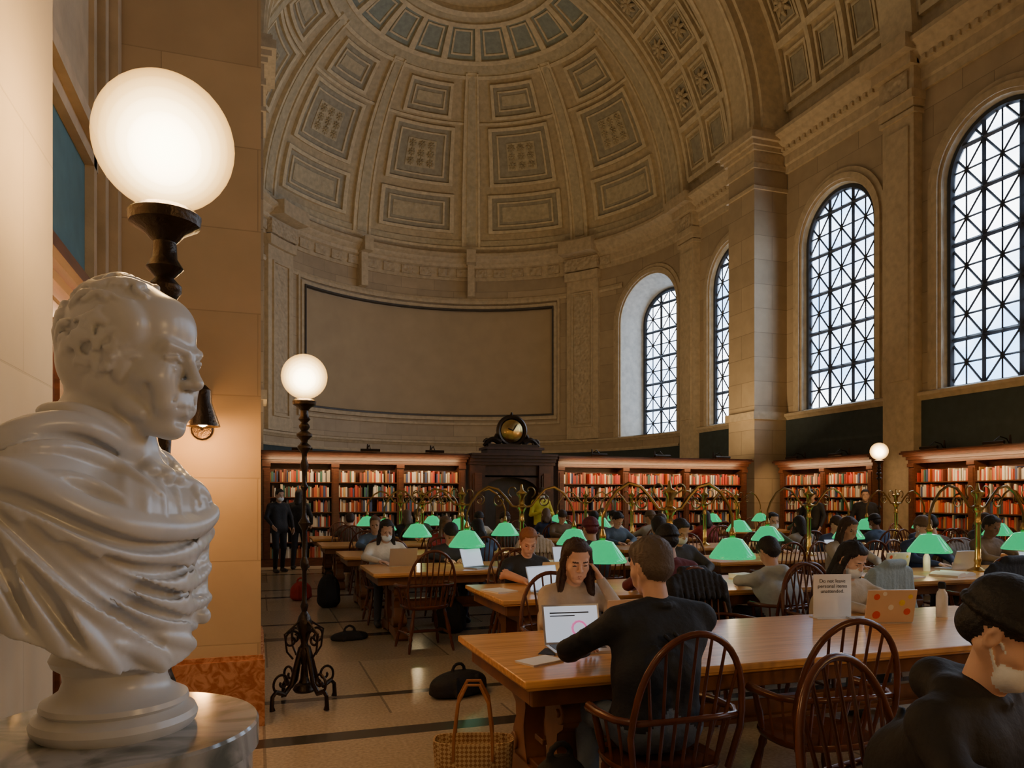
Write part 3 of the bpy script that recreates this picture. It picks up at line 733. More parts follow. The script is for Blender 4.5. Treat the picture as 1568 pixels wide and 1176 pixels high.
SK, TOP, PA, SH, HR, LP, EY, MK = range(8)
def head(S, C, F, Lf, U, s, style='short', bust=False, mask=False):
    C = np.array(C, float); F, Lf, U = [np.array(v, float) for v in (F, Lf, U)]
    P = lambda x, y, z: C+s*(F*x+Lf*y+U*(z-.61)); Rm = np.array([F, Lf, U])
    def E(c, r, k=.02, t=SK, op='add'): S.ell(P(*c), np.array(r)*s, Rm, k*s, t, op)
    def K(a, b_, ra, rb=None, k=.01, t=SK, op='add'): S.cap(P(*a), P(*b_), ra*s, (ra if rb is None else rb)*s, k*s, t, op)
    L_ = SK if bust else LP
    E((-.014,0,.638), (.090,.076,.088)); E((.024,0,.600), (.062,.062,.082), .02); E((.038,0,.668), (.046,.060,.05), .02)
    for y in (-1, 1):
        K((-.008,y*.053,.568), (.058,y*.020,.512), .024, .019, .02)
        E((.056,y*.044,.583), (.024,.022,.020), .02)
        K((.066,y*.03,.60), (.074,y*.03,.545), .02, .018, .02)
    E((.074,0,.509), (.021,.024,.019), .015); E((.070,0,.548), (.027,.034,.030), .02)
    for y in (-1, 1): K((.074,y*.040,.634), (.086,y*.010,.630), .011, .009, .012)
    for y in (-1, 1):
        E((.097,y*.031,.613), (.020,.017,.0105), .010, None, 'sub')
        E((.0735,y*.031,.611), (.0135,.0145,.012), .002, SK if bust else EY)
        K((.080,y*.045,.616), (.0885,y*.031,.6205), .004, .0045, .003); K((.0885,y*.031,.6205), (.0865,y*.018,.616), .0045, .0035, .003)
        K((.080,y*.044,.604), (.0865,y*.031,.6005), .0035, .004, .003); K((.0865,y*.031,.6005), (.085,y*.018,.605), .004, .003, .003)
        if not bust: K((.083,y*.046,.634), (.095,y*.016,.634), .003, .0038, .001, HR)
    K((.087,0,.626), (.106,0,.588), .0085, .0105, .010); E((.107,0,.584), (.012,.012,.010), .006)
    for y in (-1, 1): E((.097,y*.0125,.580), (.011,.008,.0075), .005)
    for y in (-1, 1):
        K((.083,y*.025,.5445), (.0955,y*.006,.5485), .0035, .0048, .004, L_); K((.083,y*.021,.5375), (.093,0,.5355), .004, .0058, .004, L_)
        K((.092,y*.026,.5415), (.102,0,.5415), .0015, .0025, .002, None, 'sub')
    E((.096,0,.521), (.012,.016,.005), .008, None, 'sub')
    for y in (-1, 1):
        E((-.004,y*.078,.602), (.018,.008,.030), .005); E((-.001,y*.087,.604), (.010,.006,.017), .004, None, 'sub')
        K((-.008,y*.081,.622), (-.016,y*.085,.605), .004, .004, .003); K((-.016,y*.085,.605), (-.006,y*.080,.578), .004, .005, .003)
    if mask:
        E((.068,0,.545), (.052,.062,.052), .006, MK); K((.085,0,.590), (.104,0,.582), .014, .014, .01, MK)
        for y in (-1, 1): K((.06,y*.05,.57), (-.0,y*.08,.61), .003, .003, .002, MK); K((.05,y*.052,.53), (-.0,y*.08,.585), .003, .003, .002, MK)
    if style in ('short', 'long'):
        E((-.024,0,.650), (.096,.086,.092), .004, HR); E((-.045,0,.605), (.066,.080,.075), .01, HR); E((.024,0,.702), (.055,.064,.034), .012, HR)
        for y in (-1, 1): E((.022,y*.050,.682), (.04,.030,.035), .01, HR)
        rs = np.random.RandomState(3)
        for i in range(90):
            a = rs.uniform(0, 2*pi); el = rs.uniform(.1, 1.5)
            pp = lambda e: (-.022+.096*cos(e)*cos(a), .086*cos(e)*sin(a), .652+.091*sin(e))
            p = pp(el); q = pp(el-.28)
            if p[0] > .045 or q[0] > .05: continue
            K(p, q, .0055, .0035, .003, HR)
    if style == 'long':
        for y in (-1, 1):
            K((.02,y*.066,.68), (.014,y*.084,.60), .022, .018, .015, HR); K((.014,y*.084,.60), (.022,y*.088,.50), .018, .022, .015, HR)
            K((.022,y*.088,.50), (.045,y*.096,.42), .024, .024, .015, HR); K((.045,y*.096,.42), (.06,y*.092,.33), .024, .010, .015, HR)
            K((-.01,y*.08,.52), (-.0,y*.10,.38), .03, .02, .02, HR)
            for i in range(7):
                o = (i-3)*.007; K((.026+o,y*.104,.56), (.045+o,y*.115,.42), .0035, .004, .003, HR); K((.045+o,y*.115,.42), (.055+o,y*.10,.33), .004, .002, .003, HR)
        K((-.06,0,.62), (-.06,0,.42), .075, .07, .02, HR)
    if style == 'beanie':
        E((-.018,0,.665), (.104,.091,.084), .006, HR)
        for i in range(24):
            a = 2*pi*i/24; a2 = 2*pi*(i+1)/24
            K((-.016+.100*cos(a), .087*sin(a), .648+.014*cos(a)), (-.016+.100*cos(a2), .087*sin(a2), .648+.014*cos(a2)), .012, .012, .006, HR)
        E((-.05,0,.60), (.060,.074,.06), .01, HR)

def frame_from(yaw, pitch):
    f = Vector((sin(yaw)*cos(pitch), cos(yaw)*cos(pitch), -sin(pitch))); l = Vector((-cos(yaw), sin(yaw), 0)); u = f.cross(l); u.normalize()
    if u.z < 0: u = -u
    return f, l, u

def hand(S, Wp, f, nrm, side, s=1., curl=.5, tag=SK):
    f = Vector(f).normalized(); nrm = Vector(nrm); nrm = (nrm-f*nrm.dot(f)).normalized(); l = f.cross(nrm)*side; Wp = Vector(Wp)
    ln = [.92, 1.0, .94, .76]
    for i in range(4):
        o = (i-1.5)*-.0195
        kn = Wp+f*(.082-.004*abs(i-1))*s+l*o*s
        S.cap(Wp+l*o*.55*s+f*.012*s, kn, .0125*s, .0105*s, .008, tag)
        p = kn; ang = 0
        for j, sl in enumerate((.042, .026, .020)):
            ang += curl*(.5, .75, .5)[j]
            d = (f*cos(ang)+nrm*sin(ang)+l*o*1.5*(1 if j == 0 else .5)).normalized()
            q = p+d*sl*ln[i]*s; S.cap(p, q, (.0092, .0083, .0076)[j]*s, (.0083, .0076, .0062)[j]*s, .003, tag); p = q
    a = Wp+f*.02*s+l*.022*s; b_ = Wp+f*.05*s+l*.048*s+nrm*.01*s; c_ = Wp+f*.078*s+l*.056*s+nrm*.018*s; d_ = Wp+f*.10*s+l*.052*s+nrm*.022*s
    S.cap(a, b_, .015*s, .0115*s, .008, tag); S.cap(b_, c_, .011*s, .0095*s, .004, tag); S.cap(c_, d_, .0095*s, .0075*s, .003, tag)

mcache = {}
def cmat(nm, col, rough=.75, bump=.35, bs=45):
    key = (nm, tuple(col))
    if key not in mcache: mcache[key] = M(nm, col, rough, var=.12, vs=9, bump=bump, bs=bs)
    return mcache[key]
def person(name, x, y, rot, top=(.02,.02,.025), pants=(.05,.06,.09), skin=(.55,.34,.24), hair=(.03,.018,.012), style='short', pose='sit',
           H=(0,.10,1.20), yaw=0., pitch=.35, arms=None, res=.016, hres=.009, s=1., short=False, mask=False, hood=False, maskc=(.75,.82,.88), wide=1., hs=1.0):
    mats = [cmat('skin', skin, .5, .05), cmat('cloth_top', top, .75, .3, 25), cmat('cloth_trousers', pants), cmat('shoe', (.03,.03,.03), .5), cmat('hair', hair, .6, .4, 60),
            cmat('lips', (.46,.20,.16), .5, 0), cmat('eye', (.03,.02,.02), .2, 0), cmat('mask_fabric', maskc, .8, .1)]
    H = np.array(H, float)
    f, l, u = frame_from(yaw, pitch)
    nb = H+np.array([0, -.055, -.165])-np.array(f)*.01
    SC = nb+np.array([0, -.01, -.045])
    st_ = pose == 'stand'
    pz = .93 if st_ else .56
    S = SDF((-.5, -.4, -.02), (.5, .75, H[2]+.05), res)
    if st_:
        S.ell((0, 0, .93), (.165*wide, .12, .13), k=.03, tag=PA)
        for sx in (-1, 1):
            yy = .07*sx
            S.cap((sx*.085, 0, .90), (sx*.10, yy*.6+.03, .50), .085, .062, .03, PA); S.cap((sx*.10, yy*.6+.03, .50), (sx*.11, yy-.02, .11), .06, .045, .02, PA)
            S.cap((sx*.11, yy-.04, .045), (sx*.125, yy+.15, .04), .042, .035, .02, SH)
    else:
        S.ell((0, .0, .56), (.175*wide, .14, .115), k=.03, tag=PA)
        for sx in (-1, 1):
            S.cap((sx*.09, .02, .545), (sx*.13, .42, .525), .088, .062, .04, PA); S.cap((sx*.13, .42, .525), (sx*.14, .36, .11), .060, .044, .02, PA)
            S.cap((sx*.14, .34, .045), (sx*.15, .50, .04), .042, .036, .02, SH)
    mid = np.array([0, SC[1]*.38-.03, pz+(SC[2]-pz)*.5])
    for sx in (-1, 1):
        S.cap((sx*.065*wide, -.005, pz+.02), mid+np.array([sx*.062*wide, 0, 0]), .118, .112, .05, TOP)
        S.cap(mid+np.array([sx*.062*wide, 0, 0]), SC+np.array([sx*.085*wide, 0, -.09]), .112, .112, .05, TOP)
        S.cap(nb+np.array([sx*.02, 0, -.01]), SC+np.array([sx*.165*wide, 0, -.015]), .052, .066, .03, TOP)
    S.ell(SC+np.array([0, .0, -.10]), (.19*wide, .115, .14), k=.04, tag=TOP)
    S.cap(nb+np.array([0, 0, -.03]), H+np.array([0, -.03, -.07]), .045, .042, .012, SK)
    for i in range(14):
        a = 2*pi*i/14; a2 = 2*pi*(i+1)/14; rr = .066
        S.cap(nb+np.array([rr*cos(a), rr*sin(a), -.010-.014*sin(a)]), nb+np.array([rr*cos(a2), rr*sin(a2), -.010-.014*sin(a2)]), .013, .013, .01, TOP)
    if hood:
        S.cap(nb+np.array([-.09, -.03, -.0]), nb+np.array([0, -.11, .0]), .04, .058, .03, TOP); S.cap(nb+np.array([.09, -.03, -.0]), nb+np.array([0, -.11, .0]), .04, .058, .03, TOP)
        S.cap(nb+np.array([-.085, .03, -.02]), nb+np.array([-.09, -.03, .0]), .03, .04, .02, TOP); S.cap(nb+np.array([.085, .03, -.02]), nb+np.array([.09, -.03, .0]), .03, .04, .02, TOP)
    if arms is None:
        if st_: arms = [((-.27, -.02, 1.14), (-.25, .12, .92)), ((.27, -.02, 1.14), (.22, .16, .98))]
        else: arms = [((-.27, .24, .83), (-.12, .42, .79)), ((.27, .24, .83), (.12, .42, .79))]
    HS = []
    for sx, ar in zip((-1, 1), arms):
        e_, w_ = np.array(ar[0], float), np.array(ar[1], float)
        sh = SC+np.array([sx*.185*wide, 0, -.03])
        S.cap(sh, e_, .060, .047, .03, TOP); S.cap(e_, w_, .046, .032, .012, SK if short else TOP)
        if short: S.cap(e_+(sh-e_)*.25, e_+(sh-e_)*.1, .05, .05, .005, TOP)
        HS.append((sx, w_, (w_-e_)/np.linalg.norm(w_-e_), ar[2] if len(ar) > 2 else None, ar[3] if len(ar) > 3 else .35))
    if res < .0125:
        rs = np.random.RandomState(5)
        for i in range(18):
            sx = rs.choice([-1, 1]); z0 = rs.uniform(pz+.1, SC[2]-.05); t = (z0-pz)/(SC[2]-pz)
            yb = (-.13 if rs.rand() < .7 else .12)+SC[1]*t*.8
            S.cap((sx*rs.uniform(.0, .06), yb, z0), (sx*rs.uniform(.10, .17), yb+.02, z0-rs.uniform(.03, .12)), .011, .006, .02, None)
        for sx, ar in zip((-1, 1), arms):
            e_ = np.array(ar[0]); sh = SC+np.array([sx*.185*wide, 0, -.03])
            for q in (.55, .75, .9, 1.0): c_ = sh+(e_-sh)*q; S.cap(c_+np.array([-.03, -.03, .02]), c_+np.array([.03, .03, -.02]), .036, .036, .012, None)
    o = put(S.mesh(name, mats), name, (x, y, 0), rot); o.scale = (s, s, s)
    lowz = -.34 if style == 'long' else -.2
    S2 = SDF(H+np.array([-.19, -.19, lowz]), H+np.array([.19, .19, .17]), hres)
    head(S2, H, f, l, u, hs, style, mask=mask)
    S2.cap(nb+np.array([0, 0, -.02]), H+np.array([0, -.015, -.05]), .054, .054, .015, SK)
    put(S2.mesh('head', mats), 'head', (0,0,0), 0, o)
    for i, (sx, w_, d, nn, cu) in enumerate(HS):
        if nn is None:
            nn = (0, 0, -1) if not st_ else (-sx, 0, 0)
            if not st_: d = np.array([d[0], d[1], max(min(d[2], .0), -.05)])
        S3 = SDF(w_-.2, w_+.2, .005 if res < .013 else .008)
        hand(S3, w_, d, nn, -sx, 1.0, cu); S3.cap(w_-d*.03, w_+d*.02, .026, .022, .01, SK)
        put(S3.mesh('hand', mats), 'hand_%d' % (i+1), (0,0,0), 0, o)
    return o

# ------------------------------------------------------------------ marble bust (x forward, y his left)
BZ = 1.17; BP = (-.223, 1.395)
S = SDF((-.24, -.32, .07), (.24, .32, .76), .0034)
S.ell((-.015, 0, .30), (.118, .20, .15), k=.03)
S.cap((-.04, -.185, .365), (-.03, .20, .355), .068, .064, .03)
S.cap((-.0, -.14, .30), (-.0, -.14, .08), .085, .085, .05); S.cap((-.0, .15, .30), (-.0, .15, .08), .085, .085, .05); S.cap((.02, 0, .30), (.02, 0, .06), .10, .095, .05)
for y in (-1, 1):
    S.cap((-.03, y*.02, .49), (-.04, y*.15, .415), .060, .064, .04)
    S.cap((-.045, y*.19, .35), (-.035, y*.19, .10), .068, .060, .03)
    S.ell((.06, y*.075, .345), (.06, .08, .07), k=.03)
sl, X, Y, Z = S.reg(S.lo, S.lo+S.res*S.n, 0)
hh = .883*X+.469*Y; dd = .47*X-.883*Y
hx = [(p-178)*.001087 for p in (-30, 0, 60, 95, 150, 235, 290, 343, 380)]; hz = [.38-(p-762)*.001087 for p in (880, 903, 932, 950, 985, 1020, 1003, 985, 960)]
zl = np.interp(hh, hx, hz)+.10*np.clip((-dd-.02)/.2, 0, 1)
S.D = np.maximum(S.D, (zl-Z)*.85).astype(np.float32)
SRef = S.D.copy()
CD = np.array([.47, -.883, 0]); RV = np.array([.883, .469, 0])
def vp(px, py):
    z = .38-(py-762)*.001087; h0 = (px-178)*.001087; kf = (z-S.lo[2])/S.res; k = int(kf); fz = kf-k
    for tr_i in range(40):
        h = h0*(1-.02*tr_i)
        for t in np.arange(.30, -.20, -.002):
            p = RV*h+CD*t; i = int(round((p[0]-S.lo[0])/S.res)); j = int(round((p[1]-S.lo[1])/S.res))
            if 0 <= i < S.n[0] and 0 <= j < S.n[1]:
                d = SRef[i, j, k]*(1-fz)+SRef[i, j, k+1]*fz
                if d < 0: return np.array([p[0], p[1], z])+CD*min(.006, -d)
    return np.array([0, 0, z])
def cat(p, n=5):
    out = []; p = [p[0]]+list(p)+[p[-1]]
    for i in range(1, len(p)-2):
        for t in range(n):
            t /= n; a0, a1, a2, a3 = [np.array(q, float) for q in p[i-1:i+3]]
            out.append(.5*((2*a1)+(-a0+a2)*t+(2*a0-5*a1+4*a2-a3)*t*t+(-a0+3*a1-3*a2+a3)*t**3))
    out.append(np.array(p[-2], float)); return out
def fold(path, r, op='add', k=.011, sink=.3, ends=.35, sm=14):
    pts = [vp(*q) for q in cat(path)]
    for _ in range(sm): pts = [pts[0]]+[(pts[i-1]+pts[i]*2+pts[i+1])/4 for i in range(1, len(pts)-1)]+[pts[-1]]
    if op == 'add': pts = [p-CD*r*sink for p in pts]
    n = len(pts)
    for i in range(n-1):
        w0 = ends+(1-ends)*sin(pi*i/(n-1)); w1 = ends+(1-ends)*sin(pi*(i+1)/(n-1))
        S.cap(pts[i], pts[i+1], r*w0, r*w1, k, 0, op)
fold([(-5,752),(25,728),(60,732),(100,758),(150,788),(200,805),(255,812),(300,806),(345,784)], .021, k=.010, ends=.6)
fold([(0,775),(40,757),(80,775),(125,810),(170,836),(220,850),(270,848),(320,832),(345,815)], .010)
fold([(30,770),(70,815),(115,870),(165,925),(215,970),(245,1000)], .014, k=.009)
fold([(60,775),(105,825),(155,880),(205,925),(260,958),(310,978)], .013, k=.009)
fold([(95,800),(145,850),(195,893),(250,925),(300,940),(345,935)], .014, k=.009)
fold([(140,830),(185,866),(240,893),(290,900),(345,880)], .013, k=.009)
fold([(8,785),(14,830),(20,880),(22,903)], .010); fold([(28,790),(42,845),(58,895),(68,930)], .012); fold([(48,815),(75,870),(100,915),(118,960)], .012)
fold([(95,870),(125,915),(155,960),(180,995)], .010); fold([(180,960),(215,985),(240,1012)], .009); fold([(235,965),(275,985),(300,995)], .009); fold([(300,960),(330,965),(345,962)], .009)
for p in ([(20,752),(65,760),(110,786),(160,814),(215,830),(270,830),(330,815)], [(48,780),(88,825),(135,878),(185,928),(235,975)], [(80,795),(128,845),(178,893),(230,930),(285,955)],
          [(120,822),(168,862),(220,895),(275,915),(335,910)], [(165,840),(215,868),(270,876),(330,855)], [(20,790),(30,845),(42,905)], [(40,805),(60,860),(85,925)], [(75,845),(105,895),(140,955)]):
    fold(p, .009, 'sub', k=.010)
for q in range(7): fold([(190+q*22,722-q*1),(186+q*23,752),(190+q*24,794)], .007, k=.007)
fold([(-5,712),(40,688),(80,668),(125,660),(170,678),(215,706),(250,728)], .019, k=.006, ends=.7, sink=-.25, sm=6)
fold([(85,640),(125,642),(165,658),(205,682),(243,700)], .016, k=.006, sink=-.45, ends=.7, sm=5)
fold([(250,735),(285,740),(315,765)], .012)
fold([(20,712),(70,700),(120,694),(165,708),(205,736),(238,760)], .012, k=.006, sink=-.1, sm=6); fold([(90,735),(140,738),(185,764)], .010, k=.006, sink=0, sm=6)
fold([(0,725),(45,706),(95,684),(140,684),(185,700),(225,728)], .007, 'sub', k=.006, sm=6)
fold([(250,688),(272,722),(296,770)], .012, k=.006, sink=-.3, sm=4); fold([(262,684),(290,715),(322,760)], .010, k=.006, sink=-.2, sm=4)
kp = vp(237, 728)
S.ell(kp+np.array([.010,-.012,.0]), (.022,.022,.018), k=.005); S.ell(kp+np.array([.008,-.014,-.03]), (.013,.013,.02), k=.005); S.ell(kp+np.array([.018,.016,-.004]), (.017,.017,.014), k=.005)
S.ell(kp+np.array([.002,-.032,.010]), (.014,.018,.012), k=.005); S.ell(kp+np.array([.016,.004,-.045]), (.012,.012,.016), k=.005)
HC = np.array([.036, -.002, .607]); ya = radians(-8); pt = radians(8)
Fh = np.array([cos(ya)*cos(pt), sin(ya)*cos(pt), -sin(pt)]); Lh = np.array([-sin(ya), cos(ya), 0]); Uh = np.cross(Fh, Lh)
S.cap((.0, 0, .585), (-.022, 0, .44), .060, .068, .03)
for y in (-1, 1): S.cap((.0, y*.056, .56), (.05, y*.012, .435), .014, .012, .02)
hs = 1.02
head(S, HC, Fh, Lh, Uh, hs, 'bald', bust=True)
PH = lambda x, y, z: HC+hs*(Fh*x+Lh*y+Uh*(z-.61)); Rh = np.array([Fh, Lh, Uh])
for y in (-1, 1): S.cap(PH(.104,y*.018,.575), PH(.084,y*.034,.543), .002, .002, .006, None, 'sub')
for y in (-1, 1):
    S.cap(PH(.078,y*.043,.592), PH(.085,y*.022,.588), .002, .002, .004, None, 'sub'); S.cap(PH(.062,y*.056,.57), PH(.066,y*.046,.525), .003, .003, .01, None, 'sub')
    S.cap(PH(.080,y*.044,.638), PH(.092,y*.012,.632), .0055, .0065, .005)
    S.cap(PH(.050,y*.050,.525), PH(.030,y*.056,.535), .010, .012, .012)           # jowl
for z_ in (.668, .682): S.cap(PH(.092,-.03,z_-.003), PH(.090,.03,z_-.003), .0018, .0018, .004, None, 'sub')
# wavy, swept-back hair : a full mass first, then S-shaped locks lying on it
S.ell(PH(-.026, 0, .646), np.array([.094,.089,.094])*hs, Rh, .010); S.ell(PH(-.06, 0, .60), np.array([.06,.080,.07])*hs, Rh, .015)
for y in (-1, 1): S.ell(PH(.012, y*.066, .655), np.array([.040,.024,.040])*hs, Rh, .010); S.ell(PH(.022, y*.068, .600), np.array([.014,.012,.034])*hs, Rh, .006)
rs = np.random.RandomState(12); cnt = 0; tries = 0
ec = np.array([-.024, 0, .642]); er = np.array([.099, .092, .098])
def onell(p, lift=0.): v = p-ec; return ec+v/np.sqrt(((v/er)**2).sum())*(1+lift)
while cnt < 190 and tries < 9000:
    tries += 1
    a = rs.uniform(radians(42), radians(318)); el = rs.uniform(-.85, 1.45)
    p = ec+er*np.array([cos(el)*cos(a), cos(el)*sin(a), sin(el)])
    if p[0] > .050 or (p[0] > .030 and p[2] > .70 and abs(p[1]) < .035) or (p[2] < .56 and p[0] > -.05): continue
    if p[0] > .036 and p[2] < .59: continue
    if -.026 < p[0] < .008 and .575 < p[2] < .618: continue
    cnt += 1
    n_ = (p-ec)/er**2; n_ /= np.linalg.norm(n_)
    flow = np.array([-.9, 0, -.75 if p[2] < .69 else -.15])+rs.randn(3)*.28; flow -= n_*(flow@n_); flow /= np.linalg.norm(flow); sd = np.cross(n_, flow)
    ln = rs.uniform(.030, .050); amp = rs.uniform(.004, .008)*rs.choice([-1, 1]); rad = rs.uniform(.0055, .0078); pr_ = None; q_ = p.copy(); ok = True
    for q in range(7):
        t = q/6; c_ = onell(p+flow*ln*t+sd*amp*sin(t*5.2), .012+.02*sin(t*pi)); w = PH(*c_)
        if -.022 < c_[0] < .004 and .58 < c_[2] < .612 and abs(c_[1]) > .05: break
        if pr_ is not None: S.cap(pr_, w, rad*(1-.08*q), rad*(1-.08*(q+1)), .0028)
        pr_ = w
# small curls at the temples and nape
for y in (-1, 1):
    for (cx_, cz_) in ((.030,.625),(.022,.596),(.020,.572),(.036,.655),(-.03,.560),(-.052,.556),(-.074,.566),(.040,.685),(-.03,.585)):
        pr_ = None
        for q in range(9):
            th = q*.8; rr = .012*(1-q*.08); c_ = onell(np.array([cx_+rr*cos(th), y*.088, cz_+rr*sin(th)]), .0)
            if cz_ < .61 and cx_ > 0: c_[1] = y*(.078+.001*q)
            w = PH(*c_)
            if pr_ is not None: S.cap(pr_, w, .0052, .0050, .003)
            pr_ = w
bust = put(S.mesh('marble_bust', [MAT['white']]), 'marble_bust', (BP[0], BP[1], BZ), radians(-19))
sb = MB(); sb.lathe([(.118,0),(.124,.008),(.126,.016),(.122,.026),(.112,.032),(.106,.036),(.112,.042),(.110,.050),(.098,.056),(.084,.066),(.078,.082),(.080,.098),(.094,.108),(.098,.118),(.092,.13),(.06,.16)], n=56)
sb.obj('socle', ['white'], parent=bust)
pd = MB(); pd.lathe([(.235,0),(.24,.02),(.24,.12),(.215,.15),(.2,.18),(.2,.98),(.215,1.02),(.215,1.12),(.225,1.125),(.225,1.165),(.222,1.17)], n=64)
pd.obj('marble_pedestal', ['greymarble'], loc=(BP[0]+.0, BP[1], 0), ang=25)

# ------------------------------------------------------------------ furniture layout
table(3.0, 3.65, 3.8, 1.16); table(3.3, .72, 3.8, 1.16)
rows = [6.1, 8.5, 10.9, 13.3, 15.5]
cols = {6.1: [(3.6, 3.6), (7.5, 3.4)], 8.5: [(3.0, 3.7), (7.2, 3.6), (11.4, 3.4)], 10.9: [(2.9, 3.6), (7.1, 3.6), (11.2, 3.4)], 13.3: [(2.8, 3.6), (7.0, 3.6)], 15.5: [(2.8, 3.6), (7.0, 3.6), (11.0, 3.4)]}
for yc in rows:
    for xc, Lx in cols[yc]:
        table(xc, yc, Lx, 1.12)
        reading_lamp(xc if not (yc == 6.1 and xc > 5) else 7.4, yc)
chair(1.62, 2.84, 0); chair(2.47, 2.88, radians(-6)); chair(3.75, 2.9, radians(5))
chair(1.96, 4.63, pi); chair(3.15, 4.62, pi+.1); chair(4.15, 4.66, pi)
chair(1.88, 1.72, pi+.2)
chair(3.15, 5.28, 0); chair(4.22, 5.28, 0); chair(5.0, 5.26, .15); chair(2.45, 7.02, pi); chair(4.2, 7.02, pi)
chair(1.62, 7.60, .12); chair(3.55, 7.62, 0); chair(4.42, 7.62, 0); chair(1.5, 9.42, pi); chair(2.3, 9.42, pi); chair(3.6, 9.45, pi-.1); chair(2.6, 7.62, -.1)
for xx in (6.4, 7.5, 8.6): chair(xx, 5.24, random.uniform(-.15, .15)); chair(xx, 7.02, pi+random.uniform(-.15, .15))

def sit(nm, x, y, rot, **kw): return person(nm, x, y, rot, **kw)
sit('man_in_black_jacket', 1.63, 2.88, 0, top=(.012,.016,.024), pants=(.13,.17,.23), hair=(.10,.075,.06), skin=(.62,.38,.28), H=(.06,.15,1.215), yaw=-.25, pitch=.25, res=.010, hres=.0055, s=1.02, wide=1.18,
    arms=[((-.30, .24, .84), (-.12, .46, .79)), ((.32, .22, .85), (.16, .42, .79))])
sit('woman_with_long_hair', 1.92, 4.62, pi, top=(.50,.43,.36), pants=(.05,.05,.07), hair=(.05,.022,.012), skin=(.76,.48,.35), style='long', H=(.0,.22,1.15), yaw=.12, pitch=.32, res=.010, hres=.0045, wide=.92, hs=1.06,
    arms=[((-.24, .42, .80), (-.145, .29, 1.02), (.9, -.2, .1), .5), ((.24, .33, .80), (.05, .52, .782))])
sit('man_in_black_tshirt', 2.48, 7.0, pi, top=(.02,.02,.022), hair=(.30,.11,.04), skin=(.72,.39,.28), H=(.02,.22,1.13), yaw=.15, pitch=.5, res=.011, hres=.006, short=True,
    arms=[((-.26, .36, .81), (-.08, .52, .785)), ((.30, .30, .84), (.16, .50, .785))])
sit('woman_in_beige_sweater', 4.15, 4.66, pi, top=(.54,.47,.35), hair=(.012,.010,.012), skin=(.70,.46,.34), style='long', H=(.0,.22,1.10), yaw=-.1, pitch=.55, res=.011, hres=.0055, mask=True, wide=.9,
    arms=[((-.24, .36, .80), (-.06, .52, .782)), ((.26, .34, .80), (.20, .56, .782))])
sit('man_in_black_hoodie', 1.835, 1.72, pi+.25, top=(.014,.014,.016), pants=(.03,.03,.035), hair=(.01,.01,.011), skin=(.66,.42,.31), style='beanie', H=(.03,.25,1.16), yaw=-.22, pitch=.62, res=.009, hres=.0045, mask=True, hood=True, s=1.03, wide=1.12, hs=1.05,
    arms=[((-.29, .26, .84), (-.12, .46, .79)), ((.29, .26, .84), (.12, .46, .79))])
sit('person_in_maroon_sweater', 3.15, 5.30, 0, top=(.14,.02,.025), hair=(.01,.01,.012), style='beanie', H=(0,.08,1.2), pitch=.3)
sit('person_in_grey_hoodie', 4.22, 5.30, 0, top=(.46,.52,.54), hair=(.02,.015,.012), H=(0,.18,1.08), pitch=.7, hood=True)
sit('seated_student_black', 4.2, 7.0, pi, top=(.03,.03,.035), hair=(.02,.015,.012), pitch=.5, mask=True)
sit('seated_student_maroon_cap', 3.55, 7.64, 0, top=(.05,.05,.06), hair=(.14,.02,.035), style='beanie', pitch=.2)
sit('seated_student_dark', 4.42, 7.64, 0, top=(.02,.02,.025), hair=(.015,.012,.012), pitch=.2, yaw=.3)
sit('woman_in_white_top', 1.5, 9.42, pi, top=(.7,.68,.64), hair=(.02,.015,.012), style='long', pitch=.4, mask=True, H=(0,.16,1.15))
sit('student_in_cap', 2.3, 9.42, pi, top=(.03,.03,.035), hair=(.012,.012,.015), style='beanie', pitch=.7, H=(0,.22,1.1))
cols_t = [(.02,.02,.025), (.40,.36,.3), (.03,.05,.12), (.16,.11,.07), (.6,.57,.5), (.07,.10,.06), (.30,.03,.03), (.08,.13,.22)]
hc = [(.012,.01,.01), (.05,.025,.015), (.15,.09,.05), (.02,.015,.015)]
sk = [(.66,.42,.31), (.5,.29,.19), (.72,.48,.36), (.24,.13,.085)]
rnd = random.Random(21); kk = 0
for yc in rows:
    for ci, (xc, Lx) in enumerate(cols[yc]):
        if yc < 9 and ci == 0: continue
        for side in (-1, 1):
            if yc == 6.1:
                if ci == 1:
                    for xx, sd in ((6.4, 1), (7.5, 1), (8.6, -1), (8.6, 1)):
                        if sd == side:
                            sit('seated_student', xx, yc+side*.90, 0 if side < 0 else pi, top=cols_t[kk % 8], hair=hc[kk % 4], skin=sk[kk % 4], style=('short','long','beanie')[kk % 3], pitch=.4, res=.018, hres=.010, mask=kk % 2 == 0); kk += 1
                continue
            for dx in (-1.2, 0, 1.2):
                xx = xc+dx+rnd.uniform(-.1, .1); yy = yc+side*.90
                chair(xx, yy, (0 if side < 0 else pi)+rnd.uniform(-.12, .12))
                if rnd.random() < .60 and not (yc > 15 and side > 0):
                    kk += 1
                    sit('seated_student', xx, yy, 0 if side < 0 else pi, top=cols_t[rnd.randrange(8)], hair=hc[rnd.randrange(4)], skin=sk[rnd.randrange(4)],
                        style=rnd.choice(['short', 'long', 'short', 'beanie']), pitch=rnd.uniform(.1, .7), yaw=rnd.uniform(-.4, .4), H=(0, rnd.uniform(.05, .2), rnd.uniform(1.12, 1.22)), res=.02, hres=.012, mask=rnd.random() < .5)
HS_ = (0, .03, 1.60)
person('standing_person_in_black', .42, 16.3, pi+.4, top=(.012,.012,.015), pants=(.012,.012,.015), hair=(.02,.015,.012), pose='stand', H=HS_, pitch=.2, mask=True)
person('standing_person_in_black', .85, 16.9, -.4, top=(.02,.02,.022), pants=(.02,.02,.025), hair=(.02,.015,.012), pose='stand', H=HS_, pitch=.2, style='long')
